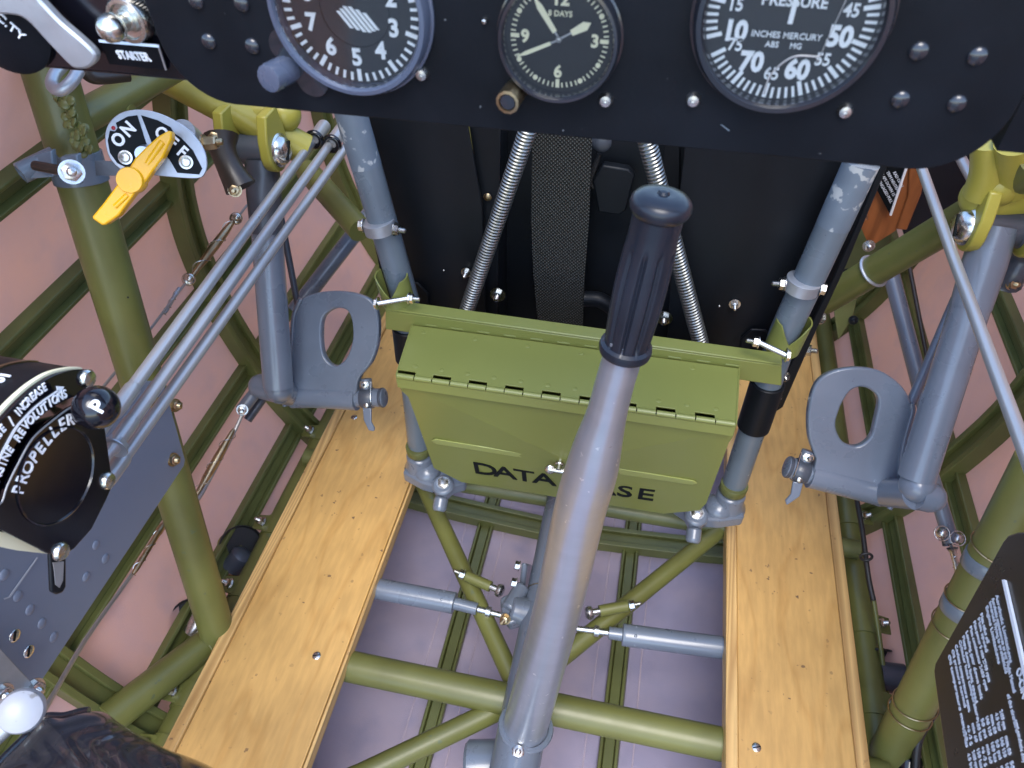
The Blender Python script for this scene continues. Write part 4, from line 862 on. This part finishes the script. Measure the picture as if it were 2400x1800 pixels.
# ------------------------------------------------------------------ limitation placard at right
p0, p1, p2 = P(2370, 1250, .56), P(2188, 1557, .60), P(2230, 1900, .50)
pn = (p1 - p0).cross(p2 - p0).normalized()
if pn.dot(CAM - p0) < 0: pn = -pn
pg = lambda x, y, o=0: onp(x, y, p0, pn) + pn * o
pc_ = thing('limitations_placard', 'black placard box with dense white lettering at lower right edge', 'placard', p1)
pol = [pg(x, y) for x, y in ((2350, 1268), (2362, 1254), (2385, 1246), (2560, 1238), (2620, 2000), (2240, 2000), (2218, 1800), (2194, 1630), (2187, 1575), (2190, 1555))]
part(MB().prism(pol, pn * -.012), 'board', 'placard', pc_, bev=.002)
part(MB().prism([pg(x, y, .0003) for x, y in ((2355, 1362), (2361, 1361), (2440, 1700), (2432, 1700))], pn * .002), 'white_edge_strip', 'white', pc_)
w = MB(); rt = (pg(2372, 1558) - pg(2336, 1398)).normalized(); upv = (pg(2372, 1390) - pg(2336, 1398)); upv = pn.cross(rt); 
def fit(w, s_, a_, b_, lift=.0002):
    A, B = pg(*a_), pg(*b_); vs_, _f = glyphs(s_, .012); wd = max(v.x for v in vs_) - min(v.x for v in vs_); r_ = (B - A)
    sz = ls * .86; text(w, s_, (A + B) / 2 + pn * lift, r_, pn.cross(r_), sz, .0, r_.length / (wd * sz))
ls = (pg(2352, 1478) - pg(2343, 1480)).length
for s_, a_, b_ in (('Aerobatic Limitations', (2335, 1397), (2369, 1556)), ('Aerobatic manoeuvres as per Flight Manual', (2326, 1405), (2377, 1626)), ('Inverted Flying is prohibited', (2320, 1414), (2358, 1580)), ('Engine Limitations', (2312, 1424), (2341, 1558)),
      ('Max take off', (2299, 1441), (2315, 1510)), ('Max speed', (2293, 1452), (2312, 1530)), ('Max power 5 min 2700 rpm', (2283, 1460), (2318, 1600)), ('Max continuous 2400 rpm', (2274, 1472), (2312, 1620)), ('Landing gear down limit', (2265, 1483), (2300, 1640)), ('Flaps down limit speed', (2257, 1494), (2288, 1650)),
      ('Cylinder head temperature', (2249, 1504), (2292, 1690)), ('Coolant temperature max', (2240, 1514), (2272, 1670)), ('Oil pressure normal', (2232, 1526), (2262, 1660)), ('Oil temperature max 90', (2224, 1538), (2265, 1740)),
      ('of the aircraft is', (2362, 1630), (2384, 1720)), ('semi aerobatic only', (2380, 1690), (2400, 1790))): fit(w, s_, a_, b_)
for i in range(9):
    for j in range(3):
        x, y = 2345 - 11 * i + j * 12, 1668 + 5 * i + j * 60
        fit(w, ['2400 rpm', '180 kts', '4.5 bar', 'min 60', 'max 80', '+6 -3 g', 'IAS 130', '150 kts', '50 psi'][(i * 2 + j * 4) % 9], (x, y), (x + 9, y + 44))
part(w, 'lettering', 'legend_white', pc_)
w = MB(); text(w, 'O-CIN', pg(2391, 1606, .0002), rt, upv, ls * 1.7, .01); part(w, 'registration', 'white', pc_)
# ------------------------------------------------------------------ wooden case and placard right forward
wc = thing('wooden_case', 'brown wooden case with black lettered placard under the right panel corner', 'wooden case', on(1, 2035, 573, 1.02))
wf = lambda x, y, yy=1.0: on(1, x, y, yy)
part(MB().prism([wf(*p) for p in ((1990, 330), (2140, 330), (2125, 480), (2100, 540), (2040, 578), (2030, 560), (2012, 520), (2034, 515), (2030, 455))], (0, .02, 0)), 'face', 'mahogany', wc)
part(MB().prism([wf(*p, .995) for p in ((2135, 330), (2182, 330), (2160, 455), (2126, 540), (2100, 538), (2128, 460))], (0, .03, 0)), 'side_rail', 'mahogany', wc, bev=.002)
pl_ = part(MB().prism([wf(*p, .990) for p in ((2030, 340), (2140, 340), (2087, 505), (2046, 428))], (0, .003, 0)), 'placard', 'ink', wc)
part(MB().prism([wf(*p, .986) for p in ((2140, 340), (2145, 341), (2090, 506), (2085, 505))], (0, .003, 0)), 'white_edge', 'white', wc)
w = MB()
for i, s_ in enumerate(('WHEN ENGAGED PULL', 'FLAPS DOWN 15', 'TRIM NEUTRAL', 'RAD OPEN')): 
    rt_ = (wf(2082, 478) - wf(2052, 425)).normalized(); text(w, s_, wf(2066 + 12 * i, 440 - 6 * i, .989), rt_, V((0, -1, 0)).cross(rt_), .0055, 0)
part(w, 'lettering', 'legend_white', pl_)
part(MB().hexa(wf(2036, 576, .985), (0, -1, .3), .007, .006, .005), 'bolt', 'steel', wc)
c = P(2030, 610, .905); tx_ = (P(2275, 500, .79) - P(1930, 705, .97)).normalized()
w_ = D(2030, 610).normalized(); a_ = P(1930, 705, .97); n_ = w_.cross(tx_); m_ = w_.cross(n_); c = a_ + tx_ * (-(a_ - CAM).dot(m_) / tx_.dot(m_))
cr2 = part(MB().torus(c, tx_, .0196, .0022), 'clamp_ring', 'alu_dull', fr)
part(MB().tube(cat([P(2000, 665, .98), P(2040, 640, .96), P(2080, 615, .94)]), .004, 10), 'link', 'alu_dull', fr)
y_ = thing('yellow_cable_links', 'pair of yellow tagged links below the right green tube', 'link', P(2040, 640, 1.0))
for k_ in range(3): part(MB().tube(cat([P(2020 + 10 * k_, 650 - 9 * k_, 1.0), P(2050 + 8 * k_, 645 - 10 * k_, 1.0), P(2068, 632 - 8 * k_, 1.0)]), .0025, 8), 'link', 'yellow', y_)
# dark gusset region forward right
gs = thing('dark_gusset', 'dark green gusset bracket with bolts behind the right foot board end', 'bracket', P(1990, 720, 1.2))
part(MB().prism([P(*p, 1.2) for p in ((1940, 560), (2020, 470), (2110, 470), (2075, 620), (2010, 700), (2000, 745), (1965, 800), (1950, 700))], (0, .01, 0)), 'gusset', 'green_dark', gs, bev=.002)
for x, y in ((1975, 690), (2000, 750), (1985, 640)): part(MB().hexa(P(x, y, 1.19), (-.2, -1, .4), .006, .006, .004), 'bolt', 'black_metal', gs)
part(MB().hexa(P(1925, 745, 1.12), (-.8, -.4, .3), .008, .010, .008), 'nut', 'zinc', gs); part(MB().hexa(P(1888, 820, 1.05), (.9, -.2, .2), .008, .008, .008), 'nut', 'zinc', gs)
bx_ = thing('shade_filler', 'added black block darkening the gap between brown wooden case and yellow green casting', 'shade filler', P(2200, 470, 1.1))
part(MB().prism([P(*p, 1.1) for p in ((2090, 300), (2330, 320), (2330, 430), (2240, 480), (2160, 530), (2120, 560))], (0, .12, 0)), 'case', 'black_metal', bx_, bev=.002)  # added block standing in for the shade in this gap
# ------------------------------------------------------------------ instrument panel
YP = .35
ip = thing('instrument_panel', 'matt black instrument panel with domed rivets across the top of the view', 'instrument panel', (CX, YP, .724))
g = lambda x, y, o=0: on(1, x, y, YP - o)
bl = on(1, 500, 237, YP); br_ = on(1, 2140, 402, YP); zb = (bl.z + br_.z) / 2
xl = g(395, 165).x; xr = g(2392, 240).x
def arc2(cx_, cz, r, a, b_, n=10): return [V((cx_ + math.cos(a + (b_ - a) * i / n) * r, YP, cz + math.sin(a + (b_ - a) * i / n) * r)) for i in range(n + 1)]
pts = arc2(xl + .034, zb + .034, .034, PI, 1.5 * PI) + arc2(xr - .034, zb + .034, .034, 1.5 * PI, 2 * PI) + [V((xr, YP, 1.0)), V((xl - .012, YP, 1.0))]
part(MB().prism(pts, (0, .003, 0)), 'panel_plate', 'panel_black', ip, bev=.0006)
for x, y in ((460, 2), (567, 8), (490, 97), (592, 108), (2153, 120), (2290, 132), (2110, 233), (2242, 243)): part(MB().dome(g(x, y), (0, -1, 0), .0042, .0025, 24), 'rivet', 'bezel_black', ip)
for x, y in ((990, 172), (1420, 233), (1625, 232), (1980, 258), (1137, 46)):
    s = .0032 if x != 1137 else .0012
    q = part(MB().lathe(g(x, y), (0, -1, 0), [(s * 1.1, 0), (s * 1.05, .0012), (s * .8, .0028), (s * .3, .0031), (s * .25, .0022), (.0002, .002)], 20), 'screw', 'steel', ip)
part(MB().prism([g(x, y, .0002) for x, y in ((1689, 292), (1692, 292), (1710, 305), (1708, 307))], (0, -.0003, 0)), 'paint_fleck', 'blue_tube', ip)
rp_ = MB().prism([V((x, .352, z_)) for x, z_ in ((xr + .001, zb + .012), (xr + .06, zb + .012), (xr + .06, 1), (xr + .001, 1))], (0, .02, 0)); part(rp_, 'outer_wing', 'panel_black', ip)
def gauge(name, label, c, R, bez, dial, dr, depth_, gcol):
    r = thing(name, label, 'gauge', c); ax = V((0, -1, 0))
    part(MB().lathe(c, ax, [(R * 1.03, 0), (R * 1.03, .0015), (R, .002), (R * .995, .006), (R * .96, .0085), (R * .91, .0088), (R * .885, .007), (R * .875, .003), (R * .872, .0005)], 96), 'bezel', bez, r)
    part(MB().lathe(c, ax, [(R * .885, .0002), (R * .885, .0012), (.0001, .0012)], 64), 'dial', dial, r)
    part(MB().lathe(c, ax, [(R * .88, .0066), (R * .88, .0069), (.0001, .0069)], 64), 'glass', 'gauge_glass', r)
    return r
def gp_(c, a, r, o=.0013): return V((c.x + math.sin(a) * r, c.y - o, c.z - math.cos(a) * r))    # a = angle from straight down, positive to the right
def tick(mb, c, a, r0, r1, w_): 
    t = V((math.cos(a), 0, math.sin(a))) * w_ / 2; mb.prism([gp_(c, a, r0) - t, gp_(c, a, r0) + t, gp_(c, a, r1) + t, gp_(c, a, r1) - t], (0, -.0004, 0))
RX, UZ = V((1, 0, 0)), V((0, 0, 1))
# altimeter
c = g(823, 20); R = .0398; al_ = gauge('altimeter', 'altimeter with grey bezel and hatched window, leftmost gauge on the panel', c, R, 'bezel', 'dial_grey', .034, 0, None)
w = MB(); 
for i in range(50):
    a = i / 50 * 2 * PI; mj = i % 5 == 0; tick(w, c, a, R * (.70 if mj else .75), R * .85, .0021 if mj else .0014)
part(w, 'tick_marks', 'white', al_)
w = MB()
for i, ch in enumerate('5432109876'):
    a = i * PI / 5; q = gp_(c, a, R * .55, .0013); text(w, ch, q - UZ * .0038, RX, UZ, .0112, .035, .95)
part(w, 'numerals', 'white', al_)
w = MB(); base = c + V((.004, -.0014, -.0055))
for i in range(6):
    o_ = (i - 2.5) * .0026; h_ = .0075 * (1 - abs(i - 2.5) / 6.5); w.prism([base + V((o_ - h_ * .75 - .001, 0, h_)), base + V((o_ - h_ * .75 + .0008, 0, h_)), base + V((o_ + h_ * .5 + .0008, 0, -h_ * .6)), base + V((o_ + h_ * .5 - .001, 0, -h_ * .6))], (0, -.0005, 0))
part(w, 'hatched_window', 'white', al_)
w = MB(); w.torus(c + V((.002, -.0014, .0)), (0, -1, 0), R * .43, .0003, 64, 6); part(w, 'window_ring', 'ink', al_)
kk = MB(); kc2 = g(678, 160, .0); kk.lathe(kc2, V((-.25, -1, .05)), [(.0070, 0), (.0070, .015), (.0066, .0165), (.0045, .017), (.0005, .0168)], 32, lambda a, h_: 1 + .02 * math.cos(16 * a)); part(kk, 'setting_knob', 'bezel', al_)
kk = MB(); kk.lathe(g(672, 105), (0, -1, 0), [(.0085, 0), (.0085, .002), (.002, .0025)], 24); kk.lathe(g(735, 185), (0, -1, 0), [(.0085, 0), (.0085, .002), (.002, .0025)], 24); part(kk, 'lug', 'bezel_black', al_)
# clock
c = g(1312, 87); R = .0284; ck_ = gauge('clock', 'small black eight day clock with cream numerals at panel centre', c, R, 'bezel_black', 'dial_black', .0235, 0, None)
w = MB()
for i in range(60):
    a = i / 60 * 2 * PI
    if i % 15 == 0: tick(w, c, a, R * .66, R * .80, .0018)
    elif i % 5 == 0: w.lathe(gp_(c, a, R * .76), (0, -1, 0), [(.0012, 0), (.0012, .0005)], 12)
    else: tick(w, c, a, R * .72, R * .80, .0006)
part(w, 'minute_marks', 'cream', ck_)
w = MB()
for txt, x, y in (('12', 0, .60), ('3', .58, 0), ('6', 0, -.53), ('9', -.56, 0)): text(w, txt, c + V((x * R, -.0013, y * R - .0026)), RX, UZ, .0078, .03)
text(w, '8 DAYS', c + V((0, -.0013, R * .34)), RX, UZ, .0034, .01)
part(w, 'numerals', 'cream', ck_)
def hand(x, y, l0, l1, w0, w1, off, name):
    e_ = g(x, y) - c; e_.y = 0; e_.normalize(); t = V((e_.z, 0, -e_.x)); o_ = V((0, -.002 - off, 0)); b = MB()
    b.prism([c + o_ + e_ * l0 - t * w0, c + o_ + e_ * l0 + t * w0, c + o_ + e_ * (l0 + (l1 - l0) * .7) + t * w1, c + o_ + e_ * l1, c + o_ + e_ * (l0 + (l1 - l0) * .7) - t * w1], (0, -.0004, 0)); h_ = part(b, name, 'cream', ck_)
    b = MB(); b.prism([c + o_ + V((0, .0002, 0)) - t * .0004, c + o_ + V((0, .0002, 0)) + t * .0004, c + o_ + V((0, .0002, 0)) + e_ * l0 + t * .0004, c + o_ + V((0, .0002, 0)) + e_ * l0 - t * .0004], (0, -.0003, 0)); part(b, 'stem', 'rod', h_)
hand(1260, 0, .0035, .0215, .0011, .0014, 0, 'minute_hand'); hand(1392, 46, .0065, .0165, .0013, .0020, .0008, 'hour_hand'); hand(1207, 128, .004, .0218, .0008, .0009, .0016, 'second_hand')
part(MB().dome(c + V((0, -.003, 0)), (0, -1, 0), .0014, .001), 'hub', 'rod', ck_)
kk = MB(); kc2 = g(1210, 210); kk.lathe(kc2, V((-.1, -1, -.02)), [(.0055, 0), (.0058, .012), (.0056, .0145), (.0042, .0147), (.004, .0135), (.0003, .0135)], 36, lambda a, h_: 1 + .025 * math.cos(24 * a)); part(kk, 'winding_knob', 'brass', ck_)
part(MB().lathe(kc2 + V((-.1, -1, -.02)).normalized() * .0136, V((-.1, -1, -.02)), [(.004, 0), (.0036, .0006), (.0002, .0007)], 24), 'knob_face', 'bezel_black', ck_)
# manifold pressure
c = g(1853, 38); R = .0405; mg = gauge('pressure_gauge', 'large manifold pressure gauge reading 10 to 75, rightmost on the panel', c, R, 'bezel_black', 'dial_grey', .035, 0, None)
w = MB(); va = lambda v: math.radians((64 - v) * 5.32)
for v_ in range(10, 76):
    mj = v_ % 5 == 0; tick(w, c, va(v_), R * (.70 if mj else .74), R * .86, .0018 if mj else .0012)
part(w, 'tick_marks', 'white', mg)
w = MB()
for v_ in range(10, 76, 5):
    big = v_ % 10 == 0; sz = .0116 if big else .0074; text(w, str(v_), gp_(c, va(v_), R * (.56 if big else .59), .0013) - UZ * sz * .34, RX, UZ, sz, .045 if big else .02, .88)
part(w, 'numerals', 'white', mg)
w = MB(); text(w, 'PRESSURE', c + V((0, -.0013, .0045)), RX, UZ, .0062, .02); text(w, 'MANIFOLD', c + V((0, -.0013, .012)), RX, UZ, .005, .02); text(w, 'INCHES MERCURY', c + V((0, -.0013, -.0085)), RX, UZ, .0036, .008); text(w, 'ABS', c + V((-.005, -.0013, -.0125)), RX, UZ, .0034, .008); text(w, 'MG', c + V((.005, -.0013, -.0125)), RX, UZ, .0034, .008); part(w, 'legend', 'white', mg)
w = MB(); w.prism([c + V((-.001, -.003, -.002)), c + V((.001, -.003, -.002)), c + V((.001, -.003, .026)), c + V((0, -.003, .029)), c + V((-.001, -.003, .026))], (0, -.0005, 0)); part(w, 'pointer', 'white', mg)
w = MB(); w.tube([c + V((.0195, -.0073, .014)), c + V((.0145, -.0073, -.016))], .00018, 5); w.tube(cat([c + V((.015, -.0073, -.013)), c + V((.004, -.0073, -.014)), c + V((-.003, -.0073, -.022)), c + V((-.004, -.0073, -.031))]), .0004, 5); part(w, 'glass_scratches', 'rod', mg)
# ------------------------------------------------------------------ left sub panel with starter and selector
YS = .362
lp = thing('left_sub_panel', 'plain black lower sub panel at top left carrying the starter button', 'panel', (-.36, YS, .75))
z0_ = on(1, 200, 170, YS).z
part(MB().prism([V((x, YS, z_)) for x, z_ in ((-.75, z0_), (xl + .03, z0_), (xl + .03, 1.0), (-.75, 1.0))], (0, .014, 0)), 'plate', 'black_gloss', lp, bev=.002)
gs_ = lambda x, y, o=0: on(1, x, y, YS - o)
part(MB().lathe(gs_(0, 40), (0, -1, 0), [(.030, 0), (.030, .003), (.027, .0045), (.001, .0045)], 40), 'selector_base', 'panel_black', lp)
w = MB(); text(w, 'C.TY', gs_(22, 68, .0046), gs_(60, 90) - gs_(20, 55), V((0, 0, 1)), .0075, .01); text(w, 'ELE', gs_(-28, 40, .0046), gs_(60, 90) - gs_(20, 55), V((0, 0, 1)), .0075, .01); part(w, 'lettering', 'white', lp)
sb = thing('starter_button', 'knurled bright metal starter button with domed centre above STARTER label', 'button', gs_(308, 45))
bc = gs_(314, 40); part(MB().lathe(bc, V((-.05, -1, 0)), [(.0115, 0), (.0115, .006), (.0108, .0072), (.009, .0074), (.0085, .0055), (.006, .0052), (.006, .0075)], 96, lambda a, h_: 1 + (.02 * math.cos(48 * a) if h_ < .0065 and h_ >= 0 else 0)), 'knurled_ring', 'zinc', sb)
part(MB().lathe(bc + V((0, -.005, 0)), V((-.25, -1, .0)), [(.0045, 0), (.0045, .006), (.0066, .008), (.0072, .0115), (.0062, .0155), (.0035, .018), (.0003, .0187)], 36), 'push_knob', 'zinc', sb)
sl = thing('starter_label', 'small black label plate reading STARTER with bright edges', 'label plate', gs_(315, 130))
wz = [gs_(232, 92, .006), gs_(373, 104, .006), gs_(392, 164, .0015), gs_(256, 150, .0015)]
part(MB().prism(wz, (0, .001, 0)), 'plate', 'panel_black', sl)
b = MB(); b.prism([wz[0], wz[1], wz[1] + V((0, -.0004, -.0013)), wz[0] + V((0, -.0004, -.0013))], (0, -.0005, 0)); b.prism([wz[1], wz[2], wz[2] + V((-.0008, -.0003, 0)), wz[1] + V((-.0008, -.0003, 0))], (0, -.0005, 0)); part(b, 'bright_edge', 'alu', sl)
w = MB(); mid = (wz[0] + wz[1] + wz[2] + wz[3]) / 4; ru = (wz[1] - wz[0]).normalized(); uu_ = ((wz[0] + wz[1]) - (wz[2] + wz[3])).normalized(); text(w, 'STARTER', mid - uu_ * .0028 + V((.0005, 0, 0)), ru, uu_, .0072, .016, .66, .0006); part(w, 'lettering', 'white', sl)
sv = thing('selector_lever', 'dull silver selector lever pointing down across the black sub panel', 'lever', gs_(20, 10))
lvp = catclosed([gs_(x, y, .014) for x, y in ((-60, -20), (60, -30), (95, 5), (140, 52), (190, 95), (220, 125), (222, 145), (205, 161), (180, 163), (160, 152), (110, 100), (60, 48), (20, 36), (-60, 30))], 4)
part(MB().prism(lvp, (0, .006, 0)), 'arm', 'alu_dull', sv, bev=.0015)
hk = thing('metal_hook', 'bright bent metal hook over the left green post below the sub panel', 'hook', P(145, 200, .55))
part(MB().tube(cat([P(150, 150, .57), P(128, 175, .56), P(122, 200, .555), P(140, 212, .55), P(165, 195, .55), P(185, 165, .555)]), .0045, 14), 'bent_rod', 'alu_dull', hk)
simple('braided_hose', 'dark braided hose under the black sub panel beside the hook', 'hose', cat([P(190, 150, .62), P(220, 180, .63), P(300, 175, .65)]), .006, 'brown_black')
# ------------------------------------------------------------------ black leather at lower left
ol = [P(x, y, d_) for x, y, d_ in ((-200, 2000, .46), (-60, 1860, .48), (0, 1788, .50), (60, 1728, .52), (103, 1684, .53), (150, 1680, .53), (200, 1668, .53), (245, 1670, .53), (290, 1700, .52), (380, 1750, .51), (500, 1800, .50), (640, 1900, .48), (560, 2150, .42), (200, 2250, .40))]
ol = catclosed(ol, 16); ce = sum(ol, V((0, 0, 0))) / len(ol); up_ = (CAM - ce).normalized(); rings = 40; vs = []
for j in range(rings + 1):
    t = j / rings
    for p in ol:
        q = p.lerp(ce, t); h_ = .055 * math.sqrt(max(0, 1 - (1 - t) ** 2)); nz_ = (.0022 * math.sin(q.x * 95 + 3 * math.sin(q.y * 60)) * math.sin(q.y * 80 + q.x * 60) + .0012 * math.sin(q.x * 300 + 4 * math.sin(q.y * 170))) * min(1, t * 4)
        vs.append(q + up_ * (h_ * .8 + nz_))
n = len(ol); fs = [(j * n + i, j * n + (i + 1) % n, (j + 1) * n + (i + 1) % n, (j + 1) * n + i) for j in range(rings) for i in range(n)]
vs.append(ce - up_ * .05); fs += [(i, n * (rings + 1), (i + 1) % n) for i in range(n)]
lt = thing('leather_cushion', 'creased shiny black leather cushion with piped edge at lower left corner', 'cushion', ce - up_ * .04)
part(MB().add(vs, fs), 'cover', 'leather', lt, ang=70)
part(MB().tube([p + up_ * .002 for p in ol[26:100]], .0032, 10), 'piping', 'leather', lt)
